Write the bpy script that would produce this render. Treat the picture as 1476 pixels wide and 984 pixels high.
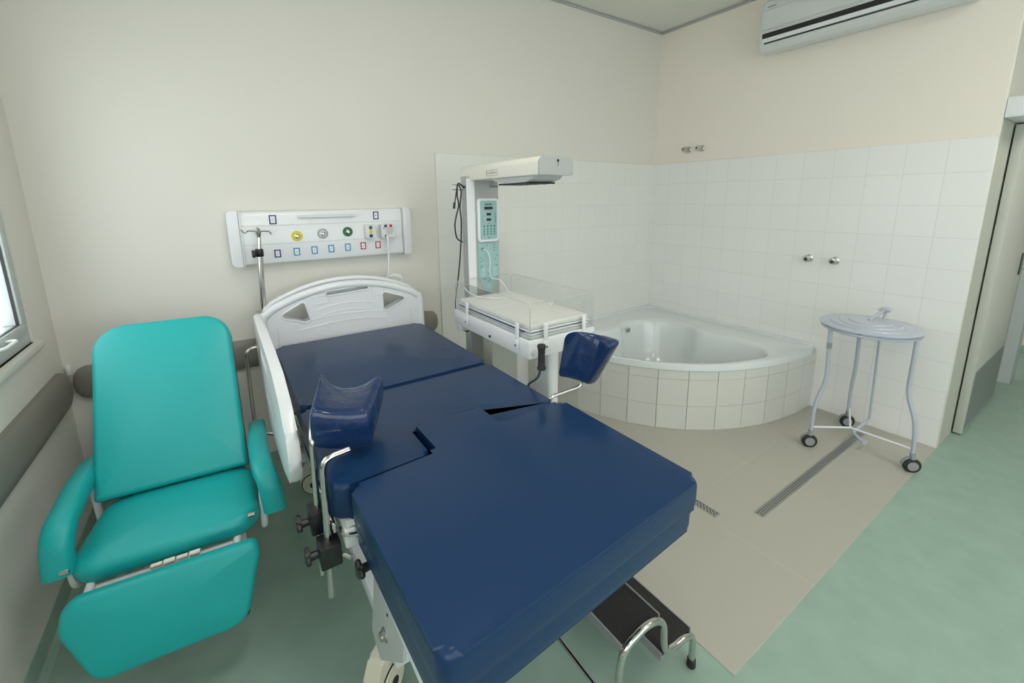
import bpy, bmesh, math, random
from mathutils import Vector, Matrix
random.seed(4)
for o in list(bpy.data.objects): bpy.data.objects.remove(o)
SC = bpy.context.scene; C = SC.collection

# ---------------- camera ----------------
cd = bpy.data.cameras.new('camera'); cam = bpy.data.objects.new('camera', cd); C.objects.link(cam)
FW = Vector((0.54644045, 0.81424206, -0.19599158)); RT = Vector((0.82910434, -0.5589914, -0.01070537)); UP = RT.cross(FW)
cam.matrix_world = Matrix(((RT.x, UP.x, -FW.x, -3.4346), (RT.y, UP.y, -FW.y, -2.6712), (RT.z, UP.z, -FW.z, 1.5), (0, 0, 0, 1)))
cd.sensor_width = 36; cd.lens = 621.6 * 36 / 1476
cd.shift_x = (738 - 734.27) / 1476; cd.shift_y = (411.04 - 492) / 1476
cd.clip_start = 0.02
SC.camera = cam
# ---------------- world, light, exposure ----------------
W = bpy.data.worlds.new('sky'); SC.world = W; W.use_nodes = True
W.node_tree.nodes['Background'].inputs[0].default_value = (0.93, 0.97, 1.0, 1)
W.node_tree.nodes['Background'].inputs[1].default_value = 3.15
SC.view_settings.view_transform = 'Standard'; SC.view_settings.look = 'None'
SC.view_settings.gamma = 1; SC.view_settings.use_curve_mapping = False
SC.view_settings.exposure = 0.05
XL, YF, ZC = -4.09, -4.6, 2.912      # left wall, wall behind the camera, ceiling
YE = -2.147                          # end of the right wall
XE = 1.7                             # wall with the doorway
WINS = [(-1.66, -0.26), (-4.2, -2.4)]  # left wall: window in view, then one added for fill (y range)
WZ0, WZ1 = 0.965, 2.2
FILL_PANELS = [(-2.9, -1.9), (-2.9, -3.6), (-0.9, -3.4), (0.6, -3.4)]
LAMP_W = 10
def area(name, loc, rot, sx, sy, power, col=(1, 1, 1)):
    l = bpy.data.lights.new(name, 'AREA'); l.shape = 'RECTANGLE'; l.size = sx; l.size_y = sy; l.energy = power; l.color = col
    o = bpy.data.objects.new(name, l); C.objects.link(o); o.location = loc; o.rotation_euler = rot
    return o

# ---------------- materials ----------------
def mat(name, col, rough=0.5, metal=0.0, coat=0.0, bump=0.0, bscale=60, var=0.0, vscale=6, spec=0.5, coatr=0.1, dist=0.002):
    m = bpy.data.materials.new(name); m.use_nodes = True; nt = m.node_tree; b = nt.nodes['Principled BSDF']
    b.inputs['Base Color'].default_value = (*col, 1); b.inputs['Roughness'].default_value = rough
    b.inputs['Metallic'].default_value = metal; b.inputs['Coat Weight'].default_value = coat
    b.inputs['Coat Roughness'].default_value = coatr; b.inputs['Specular IOR Level'].default_value = spec
    g = nt.nodes.new('ShaderNodeNewGeometry')
    if bump:
        n = nt.nodes.new('ShaderNodeTexNoise'); n.inputs['Scale'].default_value = bscale; n.inputs['Detail'].default_value = 3
        bp = nt.nodes.new('ShaderNodeBump'); bp.inputs['Strength'].default_value = bump; bp.inputs['Distance'].default_value = dist
        nt.links.new(g.outputs['Position'], n.inputs['Vector']); nt.links.new(n.outputs[0], bp.inputs['Height'])
        nt.links.new(bp.outputs[0], b.inputs['Normal'])
    if var:
        n = nt.nodes.new('ShaderNodeTexNoise'); n.inputs['Scale'].default_value = vscale; n.inputs['Detail'].default_value = 5
        r = nt.nodes.new('ShaderNodeMapRange'); r.inputs[1].default_value = .3; r.inputs[2].default_value = .7
        r.inputs[3].default_value = 1 - var; r.inputs[4].default_value = 1 + var
        mx = nt.nodes.new('ShaderNodeVectorMath'); mx.operation = 'SCALE'; mx.inputs[0].default_value = col
        nt.links.new(g.outputs['Position'], n.inputs['Vector']); nt.links.new(n.outputs[0], r.inputs[0])
        nt.links.new(r.outputs[0], mx.inputs['Scale']); nt.links.new(mx.outputs[0], b.inputs['Base Color'])
    return m

def tile_mat(name, col, grout, size, offs, gw=0.0025, axes=(0, 2), rough=0.25, bump=0.5, coat=0.0, var=0.02):
    """grid tiles in world space; axes: which two position axes carry the grid"""
    m = mat(name, col, rough, coat=coat); nt = m.node_tree; b = nt.nodes['Principled BSDF']
    g = nt.nodes.new('ShaderNodeNewGeometry'); sp = nt.nodes.new('ShaderNodeSeparateXYZ'); nt.links.new(g.outputs['Position'], sp.inputs[0])
    def math_(op, a, bb=None):
        n = nt.nodes.new('ShaderNodeMath'); n.operation = op
        for i, v in enumerate((a, bb)):
            if v is None: continue
            if isinstance(v, (int, float)): n.inputs[i].default_value = v
            else: nt.links.new(v, n.inputs[i])
        return n.outputs[0]
    ds = []; cells = []
    for k, ax in enumerate(axes):
        s = size[k]
        u = math_('DIVIDE', math_('SUBTRACT', sp.outputs[ax], offs[k]), s)
        f = math_('FRACT', u); cells.append(math_('FLOOR', u))
        ds.append(math_('MULTIPLY', math_('MINIMUM', f, math_('SUBTRACT', 1.0, f)), s))
    d = math_('MINIMUM', ds[0], ds[1])
    r = nt.nodes.new('ShaderNodeMapRange'); r.inputs[1].default_value = gw * .4; r.inputs[2].default_value = gw
    nt.links.new(d, r.inputs[0])
    wn = nt.nodes.new('ShaderNodeTexWhiteNoise'); cb = nt.nodes.new('ShaderNodeCombineXYZ')
    nt.links.new(cells[0], cb.inputs[0]); nt.links.new(cells[1], cb.inputs[1]); nt.links.new(cb.outputs[0], wn.inputs['Vector'])
    vr = nt.nodes.new('ShaderNodeMapRange'); vr.inputs[3].default_value = 1 - var; vr.inputs[4].default_value = 1 + var
    nt.links.new(wn.outputs[0], vr.inputs[0])
    sc = nt.nodes.new('ShaderNodeVectorMath'); sc.operation = 'SCALE'; sc.inputs[0].default_value = col; nt.links.new(vr.outputs[0], sc.inputs['Scale'])
    mx = nt.nodes.new('ShaderNodeMix'); mx.data_type = 'RGBA'; mx.inputs[6].default_value = (*grout, 1)
    nt.links.new(r.outputs[0], mx.inputs[0]); nt.links.new(sc.outputs[0], mx.inputs[7]); nt.links.new(mx.outputs[2], b.inputs['Base Color'])
    bp = nt.nodes.new('ShaderNodeBump'); bp.inputs['Strength'].default_value = bump; bp.inputs['Distance'].default_value = 0.001
    nt.links.new(r.outputs[0], bp.inputs['Height']); nt.links.new(bp.outputs[0], b.inputs['Normal'])
    return m

def glass_mat(name, tint, gloss=0.08, rough=0.02):
    m = bpy.data.materials.new(name); m.use_nodes = True; nt = m.node_tree; nt.nodes.remove(nt.nodes['Principled BSDF'])
    t = nt.nodes.new('ShaderNodeBsdfTransparent'); t.inputs[0].default_value = (*tint, 1)
    gl = nt.nodes.new('ShaderNodeBsdfGlossy'); gl.inputs['Roughness'].default_value = rough
    lw_ = nt.nodes.new('ShaderNodeLayerWeight'); lw_.inputs[0].default_value = .5
    pw = nt.nodes.new('ShaderNodeMath'); pw.operation = 'POWER'; pw.inputs[1].default_value = 4.0; nt.links.new(lw_.outputs['Facing'], pw.inputs[0])
    fr = nt.nodes.new('ShaderNodeMath'); fr.operation = 'MULTIPLY_ADD'; fr.inputs[1].default_value = .3; fr.inputs[2].default_value = .02; nt.links.new(pw.outputs[0], fr.inputs[0])
    mx = nt.nodes.new('ShaderNodeMixShader')
    nt.links.new(fr.outputs[0], mx.inputs[0]); nt.links.new(t.outputs[0], mx.inputs[1]); nt.links.new(gl.outputs[0], mx.inputs[2])
    nt.links.new(mx.outputs[0], nt.nodes['Material Output'].inputs[0])
    return m

M = {}
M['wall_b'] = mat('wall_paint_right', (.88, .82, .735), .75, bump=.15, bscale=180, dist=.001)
M['wall'] = mat('wall_paint', (.745, .725, .665), .75, bump=.15, bscale=180, dist=.001)
M['wall_grey'] = mat('passage_grey', (.50, .51, .45), .7, bump=.1, bscale=180, dist=.001)  # even grey, darker than the other wall colours
M['ceil'] = mat('ceiling_paint', (.74, .74, .68), .85)
M['vinyl'] = mat('green_vinyl', (.295, .415, .345), .42, var=.07, vscale=9, bump=.05, bscale=30)
M['beige'] = tile_mat('beige_floor_tile', (.43, .42, .36), (.50, .49, .44), (.575, .575), (-2.235, YE), gw=.002, axes=(0, 1), rough=.5, bump=.2, var=.01)
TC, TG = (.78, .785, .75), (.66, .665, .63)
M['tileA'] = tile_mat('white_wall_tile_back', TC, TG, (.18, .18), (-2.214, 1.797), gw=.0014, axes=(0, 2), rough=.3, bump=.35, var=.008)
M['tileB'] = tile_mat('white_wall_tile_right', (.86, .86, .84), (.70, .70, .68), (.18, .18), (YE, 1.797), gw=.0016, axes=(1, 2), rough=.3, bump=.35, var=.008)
M['tile'] = mat('white_tile', (.65, .65, .605), .3)
M['grout'] = mat('grout_grey', (.36, .35, .31), .8)
M['acrylic'] = mat('bath_acrylic', (.72, .76, .76), .16, coat=.4)
M['white_pl'] = mat('white_plastic', (.80, .82, .84), .3, coat=.2)
M['white_met'] = mat('white_powder_metal', (.78, .80, .81), .3, coat=.2)
M['cream'] = mat('cream_plastic', (.80, .78, .70), .35)
M['cream_d'] = mat('caster_cream', (.72, .68, .55), .4)
M['grey_l'] = mat('light_grey_plastic', (.55, .57, .56), .4)
M['grey_m'] = mat('mid_grey_plastic', (.30, .31, .32), .45)
M['hood'] = mat('hood_shade_grey', (.42, .44, .43), .4)  # shade on the warmer's hood end and column front put into this grey
M['bumper'] = mat('bumper_grey', (.235, .225, .195), .5, bump=.1, bscale=300)
M['chrome'] = mat('chrome', (.62, .61, .58), .16, metal=1)
M['steel'] = mat('brushed_steel', (.5, .5, .48), .35, metal=1)
M['black'] = mat('black_plastic', (.012, .012, .014), .35)
M['rubber'] = mat('black_rubber', (.02, .02, .02), .7, bump=.5, bscale=400)
M['tread'] = mat('black_tread', (.012, .011, .010), .55, bump=1, bscale=260, dist=.003)
M['navy'] = mat('navy_vinyl', (.007, .034, .10), .45, coat=.5, coatr=.2, bump=.03, bscale=9, dist=.01, spec=.08)
M['navy_w'] = mat('navy_vinyl_wrinkled', (.009, .03, .10), .3, coat=.9, coatr=.12, bump=.8, bscale=15, dist=.02, spec=.1)
M['teal'] = mat('teal_vinyl', (.006, .39, .39), .45, coat=.1, coatr=.3, bump=.06, bscale=25)
M['aqua'] = mat('aqua_panel', (.33, .52, .51), .4)
M['aqua_d'] = mat('aqua_dark_print', (.05, .22, .20), .5)
M['aqua_l'] = mat('aqua_light_print', (.36, .60, .59), .5)
M['trolley'] = mat('trolley_grey_blue', (.46, .50, .58), .3, coat=.3)
M['linen'] = mat('white_sheet', (.80, .79, .76), .6, bump=.6, bscale=16, dist=.012)
M['alu'] = mat('window_aluminium', (.55, .60, .60), .4, metal=.1)
M['glass'] = glass_mat('window_glass', (.97, .98, .97))
M['clear'] = glass_mat('clear_acrylic', (.985, .99, .988))
M['clear_e'] = mat('acrylic_edge', (.52, .55, .53), .2)
M['yellow'] = mat('yellow_mark', (.72, .60, .03), .4)
M['green'] = mat('green_mark', (.02, .13, .05), .4)
M['blue'] = mat('blue_mark', (.02, .26, .55), .4)
M['navyblue'] = mat('dark_blue_mark', (.02, .02, .14), .4)
M['red'] = mat('red_mark', (.40, .02, .05), .4)
M['door'] = mat('door_laminate', (.55, .56, .51), .4)
M['kick'] = mat('kick_plate_metal', (.32, .34, .33), .4, metal=.6)
M['sock'] = mat('socket_white', (.72, .72, .70), .4)
M['lamp'] = mat('lamp_diffuser', (.9, .9, .9), .5)
_b = M['lamp'].node_tree.nodes['Principled BSDF']; _b.inputs['Emission Color'].default_value = (1, .98, .93, 1); _b.inputs['Emission Strength'].default_value = 1.5

# ---------------- helpers ----------------
def bm_(): return bmesh.new()
def wmat(o):
    m = Matrix.LocRotScale(o.location, o.rotation_euler, None)
    return wmat(o.parent) @ m if o.parent else m
def obj(name, bm, m, parent=None, sharp=38, label=None):
    """one mesh object, the bmesh is written in world coordinates"""
    bmesh.ops.recalc_face_normals(bm, faces=bm.faces)
    for f in bm.faces: f.smooth = True
    for e in bm.edges:
        if len(e.link_faces) == 2: e.smooth = e.calc_face_angle(0) < math.radians(sharp)
    me = bpy.data.meshes.new(name); bm.to_mesh(me); bm.free()
    me.materials.append(M[m] if isinstance(m, str) else m)
    o = bpy.data.objects.new(name, me); C.objects.link(o)
    if parent is not None:
        o.parent = parent; me.transform(wmat(parent).inverted())
    if label: o['label'] = label
    return o
def rebase(o, loc):
    """give a top-level mesh its origin at its base"""
    o.data.transform(Matrix.Translation(-Vector(loc))); o.location = loc; return o
def tag(o, label, cat, group=None):
    o['label'] = label; o['category'] = cat
    if group: o['group'] = group
    return o
def thing(name, label, cat, loc, rz=0, group=None):
    o = bpy.data.objects.new(name, None); C.objects.link(o); o.location = loc; o.rotation_euler = (0, 0, rz); o.empty_display_size = .1
    return tag(o, label, cat, group)
def struct(o): o['kind'] = 'structure'; return o

def box(bm, x0, x1, y0, y1, z0, z1, bev=0, seg=2, mx=None):
    vs = [bm.verts.new(v) for v in ((x0, y0, z0), (x1, y0, z0), (x1, y1, z0), (x0, y1, z0), (x0, y0, z1), (x1, y0, z1), (x1, y1, z1), (x0, y1, z1))]
    fs = [bm.faces.new([vs[i] for i in q]) for q in ((3, 2, 1, 0), (4, 5, 6, 7), (0, 1, 5, 4), (1, 2, 6, 5), (2, 3, 7, 6), (3, 0, 4, 7))]
    new = vs
    if bev:
        es = list({e for f in fs for e in f.edges})
        r = bmesh.ops.bevel(bm, geom=es, offset=bev, segments=seg, profile=.5, affect='EDGES')
        new = list({v for f in r['faces'] for v in f.verts} | {v for v in vs if v.is_valid})
    if mx is not None: bmesh.ops.transform(bm, matrix=mx, verts=[v for v in new if v.is_valid])
    return new
def prism(bm, poly, lo, hi, axis=2, bev=0, seg=3, mx=None):
    """polygon extruded along axis; poly holds the two other coordinates in xyz order"""
    def P(a, h):
        if axis == 2: return (a[0], a[1], h)
        if axis == 1: return (a[0], h, a[1])
        return (h, a[0], a[1])
    A = [bm.verts.new(P(a, lo)) for a in poly]; B = [bm.verts.new(P(a, hi)) for a in poly]; n = len(poly)
    f1 = bm.faces.new(A[::-1]); f2 = bm.faces.new(B)
    for i in range(n): bm.faces.new((A[i], A[(i + 1) % n], B[(i + 1) % n], B[i]))
    new = A + B
    if bev:
        es = list(set(f1.edges) | set(f2.edges))
        r = bmesh.ops.bevel(bm, geom=es, offset=bev, segments=seg, profile=.5, affect='EDGES')
        new = list({v for f in r['faces'] for v in f.verts} | {v for v in new if v.is_valid})
    if mx is not None: bmesh.ops.transform(bm, matrix=mx, verts=[v for v in new if v.is_valid])
def rpoly(pts, r, seg=5):
    """polygon with rounded corners; r is one radius or one per corner"""
    out = []; n = len(pts)
    for i in range(n):
        p = Vector(pts[i]); a = Vector(pts[i - 1]); b = Vector(pts[(i + 1) % n]); rr = r[i] if isinstance(r, (list, tuple)) else r
        u = (a - p).normalized(); v = (b - p).normalized(); ang = u.angle(v)
        if rr <= 0 or ang > 3.1: out.append(tuple(p)); continue
        t = min(rr / math.tan(ang / 2), (a - p).length * .49, (b - p).length * .49); r2 = t * math.tan(ang / 2)
        c = p + (u + v).normalized() * (r2 / math.sin(ang / 2)); s = p + u * t; e = p + v * t
        a0 = math.atan2(s.y - c.y, s.x - c.x); a1 = math.atan2(e.y - c.y, e.x - c.x); d = (a1 - a0 + math.pi) % (2 * math.pi) - math.pi
        for k in range(seg + 1): out.append((c.x + r2 * math.cos(a0 + d * k / seg), c.y + r2 * math.sin(a0 + d * k / seg)))
    return out
def spline(pts, n=6):
    P = [Vector(p) for p in pts]; out = []
    for i in range(len(P) - 1):
        p0 = P[max(i - 1, 0)]; p1 = P[i]; p2 = P[i + 1]; p3 = P[min(i + 2, len(P) - 1)]
        for k in range(n):
            t = k / n
            out.append(.5 * ((2 * p1) + (p2 - p0) * t + (2 * p0 - 5 * p1 + 4 * p2 - p3) * t * t + (3 * p1 - p0 - 3 * p2 + p3) * t ** 3))
    out.append(P[-1]); return out
def bend(pts, r=.03, n=5):
    """polyline with each inner corner rounded"""
    P = [Vector(p) for p in pts]; out = [P[0]]
    for i in range(1, len(P) - 1):
        d0 = (P[i - 1] - P[i]); d1 = (P[i + 1] - P[i]); t = min(r, d0.length * .48, d1.length * .48)
        a = P[i] + d0.normalized() * t; b = P[i] + d1.normalized() * t
        for k in range(n + 1):
            s = k / n; out.append(a * (1 - s) ** 2 + P[i] * 2 * s * (1 - s) + b * s * s)
    out.append(P[-1]); return out
def tube(bm, pts, r, seg=10, closed=False):
    P = [Vector(p) for p in pts]; n = len(P); rings = []; N = None
    for i in range(n):
        if closed: t = (P[(i + 1) % n] - P[i - 1])
        else: t = P[min(i + 1, n - 1)] - P[max(i - 1, 0)]
        t.normalize()
        if N is None:
            N = t.orthogonal().normalized()
        N = (N - t * N.dot(t)).normalized(); B = t.cross(N)
        rr = r[i] if isinstance(r, (list, tuple)) else r
        rings.append([bm.verts.new(P[i] + (N * math.cos(2 * math.pi * k / seg) + B * math.sin(2 * math.pi * k / seg)) * rr) for k in range(seg)])
    m = n if closed else n - 1
    for i in range(m):
        a = rings[i]; b = rings[(i + 1) % n]
        for k in range(seg): bm.faces.new((a[k], a[(k + 1) % seg], b[(k + 1) % seg], b[k]))
    if not closed: bm.faces.new(rings[0][::-1]); bm.faces.new(rings[-1])
def lathe(bm, prof, mx, seg=24):
    """profile of (radius, height) turned about local z, placed by mx"""
    rings = []
    for r, h in prof:
        if r < 1e-6: rings.append([bm.verts.new(mx @ Vector((0, 0, h)))])
        else: rings.append([bm.verts.new(mx @ Vector((r * math.cos(2 * math.pi * k / seg), r * math.sin(2 * math.pi * k / seg), h))) for k in range(seg)])
    for a, b in zip(rings, rings[1:]):
        for k in range(seg):
            q = [a[k % len(a)], a[(k + 1) % len(a)], b[(k + 1) % len(b)], b[k % len(b)]]
            q = [v for i, v in enumerate(q) if v not in q[:i]]
            if len(q) > 2: bm.faces.new(q)
    for R in (rings[0], rings[-1]):
        if len(R) > 2: bm.faces.new(R)
def aim(loc, d):
    return Matrix.Translation(loc) @ Vector(d).to_track_quat('Z', 'Y').to_matrix().to_4x4()
def frame(o, X, Y, Z):
    return Matrix(((X[0], Y[0], Z[0], o[0]), (X[1], Y[1], Z[1], o[1]), (X[2], Y[2], Z[2], o[2]), (0, 0, 0, 1)))
def loft(bm, loops, cap0=True, cap1=True):
    R = [[bm.verts.new(p) for p in L] for L in loops]; n = len(R[0])
    for a, b in zip(R, R[1:]):
        for k in range(n): bm.faces.new((a[k], a[(k + 1) % n], b[(k + 1) % n], b[k]))
    if cap0: bm.faces.new(R[0][::-1])
    if cap1: bm.faces.new(R[-1])
def cushion(bm, poly, t, mx, er=.02, puff=.015, seg=5):
    """upholstered pad: rounded outline (local xy, centre 0), thickness t along local z (top at z=t), puffed top"""
    P = [Vector(p) for p in poly]; n = len(P)
    cx = sum((p.x for p in P)) / n; cy = sum((p.y for p in P)) / n; cc = Vector((cx, cy))
    area_ = sum(P[i].x * P[(i + 1) % n].y - P[(i + 1) % n].x * P[i].y for i in range(n)); s = 1 if area_ > 0 else -1
    nr = []
    for i in range(n):
        d = (P[(i + 1) % n] - P[i - 1]).normalized(); nr.append(Vector((d.y, -d.x)) * s)
    L = []
    def ring(ins, z, k=1.0):
        return [mx @ Vector((*(cc + (p - q * ins - cc) * k), z)) for p, q in zip(P, nr)]
    L.append(ring(er, 0, .3)); L.append(ring(er, 0))
    for k in range(1, seg + 1):
        a = math.pi / 2 * k / seg; L.append(ring(er * (1 - math.sin(a)), er * (1 - math.cos(a))))
    for k in range(0, seg + 1):
        a = math.pi / 2 * k / seg; L.append(ring(er * (1 - math.cos(a)), t - er + er * math.sin(a)))
    for k in (.93, .82, .65, .45, .22, .08):
        L.append(ring(er, t + puff * (1 - k ** 2.6), k))
    loft(bm, L)
def text(name, body, mx, size, m, parent, ext=.0004, align='CENTER'):
    c = bpy.data.curves.new(name, 'FONT'); c.body = body; c.size = size; c.extrude = ext; c.align_x = align; c.align_y = 'CENTER'
    t = bpy.data.objects.new(name, c); C.objects.link(t); dg = bpy.context.evaluated_depsgraph_get()
    me = bpy.data.meshes.new_from_object(t.evaluated_get(dg)); bpy.data.objects.remove(t)
    me.transform(wmat(parent).inverted() @ mx); me.materials.clear(); me.materials.append(M[m])
    o = bpy.data.objects.new(name, me); C.objects.link(o); o.parent = parent; return o

# =====================================================================
#                              ROOM SHELL
# =====================================================================
T = .14
b = bm_(); box(b, XL - T, .0, 0, T, 0, ZC); struct(obj('wall_back', b, 'wall'))
b = bm_(); box(b, 0, .02, YE, 0, 0, ZC); box(b, .02, T, YE + T, T, 0, ZC); struct(obj('wall_right', b, 'wall_b'))
b = bm_(); box(b, .02, XE + T, YE, YE + T, 0, ZC); struct(obj('wall_passage', b, 'wall_grey'))
b = bm_(); FX0, FX1, FZ0, FZ1 = -3.9, -.3, .8, 2.3
box(b, XL - T, FX0, YF - T, YF, 0, ZC); box(b, FX1, XE + T, YF - T, YF, 0, ZC); box(b, FX0, FX1, YF - T, YF, 0, FZ0); box(b, FX0, FX1, YF - T, YF, FZ1, ZC); struct(obj('wall_front', b, 'wall'))
w = bpy.data.objects.new('window_3', None); C.objects.link(w); w.location = (-2.1, YF, FZ0); struct(w)  # window behind the camera, added for frontal fill light
b = bm_()
for q in ((FX0, FX1, FZ0, FZ0 + .05), (FX0, FX1, FZ1 - .05, FZ1), (FX0, FX0 + .05, FZ0 + .05, FZ1 - .05), (FX1 - .05, FX1, FZ0 + .05, FZ1 - .05), (-2.13, -2.07, FZ0 + .05, FZ1 - .05)): box(b, q[0], q[1], YF - .09, YF - .03, q[2], q[3], .004, 2)
fr_ = obj('window_frame', b, 'alu', w)
for (xa_, xb__) in ((FX0 + .05, -2.13), (-2.07, FX1 - .05)):
    b = bm_(); box(b, xa_, xb__, YF - .062, YF - .058, FZ0 + .05, FZ1 - .05); obj('pane', b, 'glass', fr_)
TW = .065
b = bm_(); edges = [YF] + [v for w in reversed(WINS) for v in w] + [0]
for i in range(0, len(edges), 2): box(b, XL - TW, XL, edges[i], edges[i + 1], 0, ZC)
for a, c in WINS:
    box(b, XL - TW, XL, a, c, 0, WZ0); box(b, XL - TW, XL, a, c, WZ1, ZC)
struct(obj('wall_left', b, 'wall'))
b = bm_(); DY0, DY1 = -3.15, -2.2      # doorway
box(b, XE, XE + T, YF, DY0, 0, ZC); box(b, XE, XE + T, DY1, YE, 0, ZC); box(b, XE, XE + T, DY0, DY1, 2.1, ZC)
struct(obj('wall_doorway', b, 'wall_grey'))
b = bm_(); box(b, 2.86, 3.0, -4.6, -1.2, 0, ZC); box(b, XE + T, 2.86, -1.3, -1.2, 0, ZC); box(b, XE + T, 2.86, -4.6, -4.5, 0, ZC); struct(obj('wall_corridor', b, 'wall'))
b = bm_(); box(b, XL - T, 3.0, YF - T, T, ZC, ZC + .1); struct(obj('ceiling', b, 'ceil'))
b = bm_(); box(b, XL - .0, -.004, -.012, 0, ZC - .02, ZC - .004); box(b, -.012, 0, YE, -.012, ZC - .02, ZC - .004)
struct(obj('trim_1', b, 'hood'))
b = bm_(); box(b, XL - T, 3.0, YF - T, T, -.1, 0); struct(obj('floor', b, 'vinyl'))
b = bm_(); box(b, -2.235, -.0, YE, 0, 0, .003); struct(obj('floor_tiling', b, 'beige'))
# tiling slabs on the walls
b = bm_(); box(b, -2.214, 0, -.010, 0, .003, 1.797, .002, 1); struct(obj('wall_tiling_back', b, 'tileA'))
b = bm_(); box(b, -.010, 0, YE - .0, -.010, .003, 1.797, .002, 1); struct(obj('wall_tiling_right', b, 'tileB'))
# sloping cove skirting of the vinyl floor along the left wall
b = bm_(); prism(b, [(XL, 0), (XL + .035, 0), (XL + .012, .012), (XL + .004, .07), (XL, .07)], YF, 0, axis=1); struct(obj('baseboard_left', b, 'vinyl'))
b = bm_(); prism(b, [(0, 0), (0, .07), (-.004, .07), (-.012, .012), (-.035, 0)], XL, -2.25, axis=0); struct(obj('baseboard_back', b, 'vinyl'))
b = bm_(); box(b, 2.845, 2.86, -4.5, -1.3, 0, .07, .004); struct(obj('baseboard_corridor', b, 'vinyl'))

# windows of the left wall; the second, out of view, is added for fill
for k, (a, c) in enumerate(WINS):
    w = bpy.data.objects.new('window_%d' % (k + 1), None); C.objects.link(w); w.location = (XL, (a + c) / 2, WZ0); struct(w)
    b = bm_(); f = .05
    x0, x1 = XL - .06, XL - .006
    for (y0, y1, z0, z1) in ((a, c, WZ0, WZ0 + f), (a, c, WZ1 - f, WZ1), (a, a + f, WZ0 + f, WZ1 - f), (c - f, c, WZ0 + f, WZ1 - f), ((a + c) / 2 - .03, (a + c) / 2 + .03, WZ0 + f, WZ1 - f)):
        box(b, x0, x1, y0, y1, z0, z1, .004, 2)
    obj('window_frame', b, 'alu', w)
    for (y0, y1) in ((a + f + .002, (a + c) / 2 - .032), ((a + c) / 2 + .032, c - f - .002)):
        b = bm_(); s = .038; z0, z1 = WZ0 + f + .002, WZ1 - f - .002; xx0, xx1 = XL - .05, XL + .006
        for q in ((y0, y1, z0, z0 + s), (y0, y1, z1 - s, z1), (y0, y0 + s, z0 + s, z1 - s), (y1 - s, y1, z0 + s, z1 - s)): box(b, xx0, xx1, *q, .005, 2)
        sa = obj('sash', b, 'alu', w)
        b = bm_(); g = .004
        for q in ((y0 + s, y1 - s, z0 + s, z0 + s + g), (y0 + s, y1 - s, z1 - s - g, z1 - s), (y0 + s, y0 + s + g, z0 + s, z1 - s), (y1 - s - g, y1 - s, z0 + s, z1 - s)): box(b, xx1 - .016, xx1 - .008, *q)
        obj('gasket', b, 'black', sa)
        b = bm_(); box(b, XL - .040, XL - .036, y0 + s, y1 - s, z0 + s, z1 - s); obj('pane', b, 'glass', sa)
        if y1 > -.6 or k:
            ym = y1 - .27; b = bm_()
            tube(b, bend([(XL + .0, ym - .06, z0 + .018), (XL + .035, ym - .055, z0 + .02), (XL + .035, ym + .055, z0 + .02), (XL + .0, ym + .06, z0 + .018)], .025), .006, 8)
            obj('sash_handle', b, 'white_pl', sa)
    b = bm_(); box(b, XL - TW + .005, XL + .022, a - .03, c + .03, WZ0 - .028, WZ0, .004, 2); obj('window_sill', b, 'wall', w)

# ceiling panels added out of view as fill light for the room
for i, (x, y) in enumerate(FILL_PANELS):
    t = thing('ceiling_fill_light', 'square fill light panel added on the ceiling out of view', 'ceiling light', (x, y, ZC - .03), 0, 'added ceiling fill panels')
    b = bm_()
    for q in ((x - .31, x + .31, y - .31, y - .28), (x - .31, x + .31, y + .28, y + .31), (x - .31, x - .28, y - .28, y + .28), (x + .28, x + .31, y - .28, y + .28)): box(b, *q, ZC - .03, ZC - .0005)
    obj('light_frame', b, 'white_met', t)
    b = bm_(); box(b, x - .28, x + .28, y - .28, y + .28, ZC - .02, ZC - .0005); obj('diffuser', b, 'lamp', t)
    area('fill_lamp', (x, y, ZC - .035), (0, 0, 0), .55, .55, LAMP_W, (1, .96, .88))

# sliding door with its head box, and door frame of the doorway
d = bpy.data.objects.new('door_1', None); C.objects.link(d); d.location = (.75, -2.17, .01); struct(d)
b = bm_(); box(b, .31, 1.22, -2.197, -2.155, .012, 1.875, .003, 2); obj('door_panel', b, 'door', d)
b = bm_(); box(b, .335, 1.2, -2.1995, -2.1968, .03, .42, .001, 1); obj('kick_plate', b, 'kick', d)
b = bm_(); box(b, 1.10, 1.15, -2.202, -2.1965, .95, 1.10, .002, 2); hp = obj('lock_plate', b, 'black', d)
b = bm_(); tube(b, bend([(1.125, -2.2, 1.06), (1.125, -2.235, 1.06), (1.125, -2.235, .99), (1.125, -2.2, .99)], .012), .006, 8); obj('handle', b, 'chrome', hp)
b = bm_(); box(b, .012, 1.66, -2.285, YE - .002, 1.885, 1.985, .004, 2); o = obj('trim_2', b, 'white_met'); struct(o)
b = bm_(); box(b, XE - .015, XE + T + .015, YE - .075, YE - .002, 0, 2.12, .003, 1); box(b, XE - .015, XE + T + .015, DY0 - .06, DY0 + .01, 0, 2.12, .003, 1)
box(b, XE - .015, XE + T + .015, DY0 + .01, YE - .075, 2.06, 2.12, .003, 1); struct(obj('trim_3', b, 'alu'))

# =====================================================================
#                               BED
# =====================================================================
bed = thing('delivery_bed', 'white hospital birthing bed with navy blue mattress sections, leg supports and moulded white headboard', 'hospital bed', (-2.87, -1.2, 0))
XA, XB = -3.262, -2.487
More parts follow.
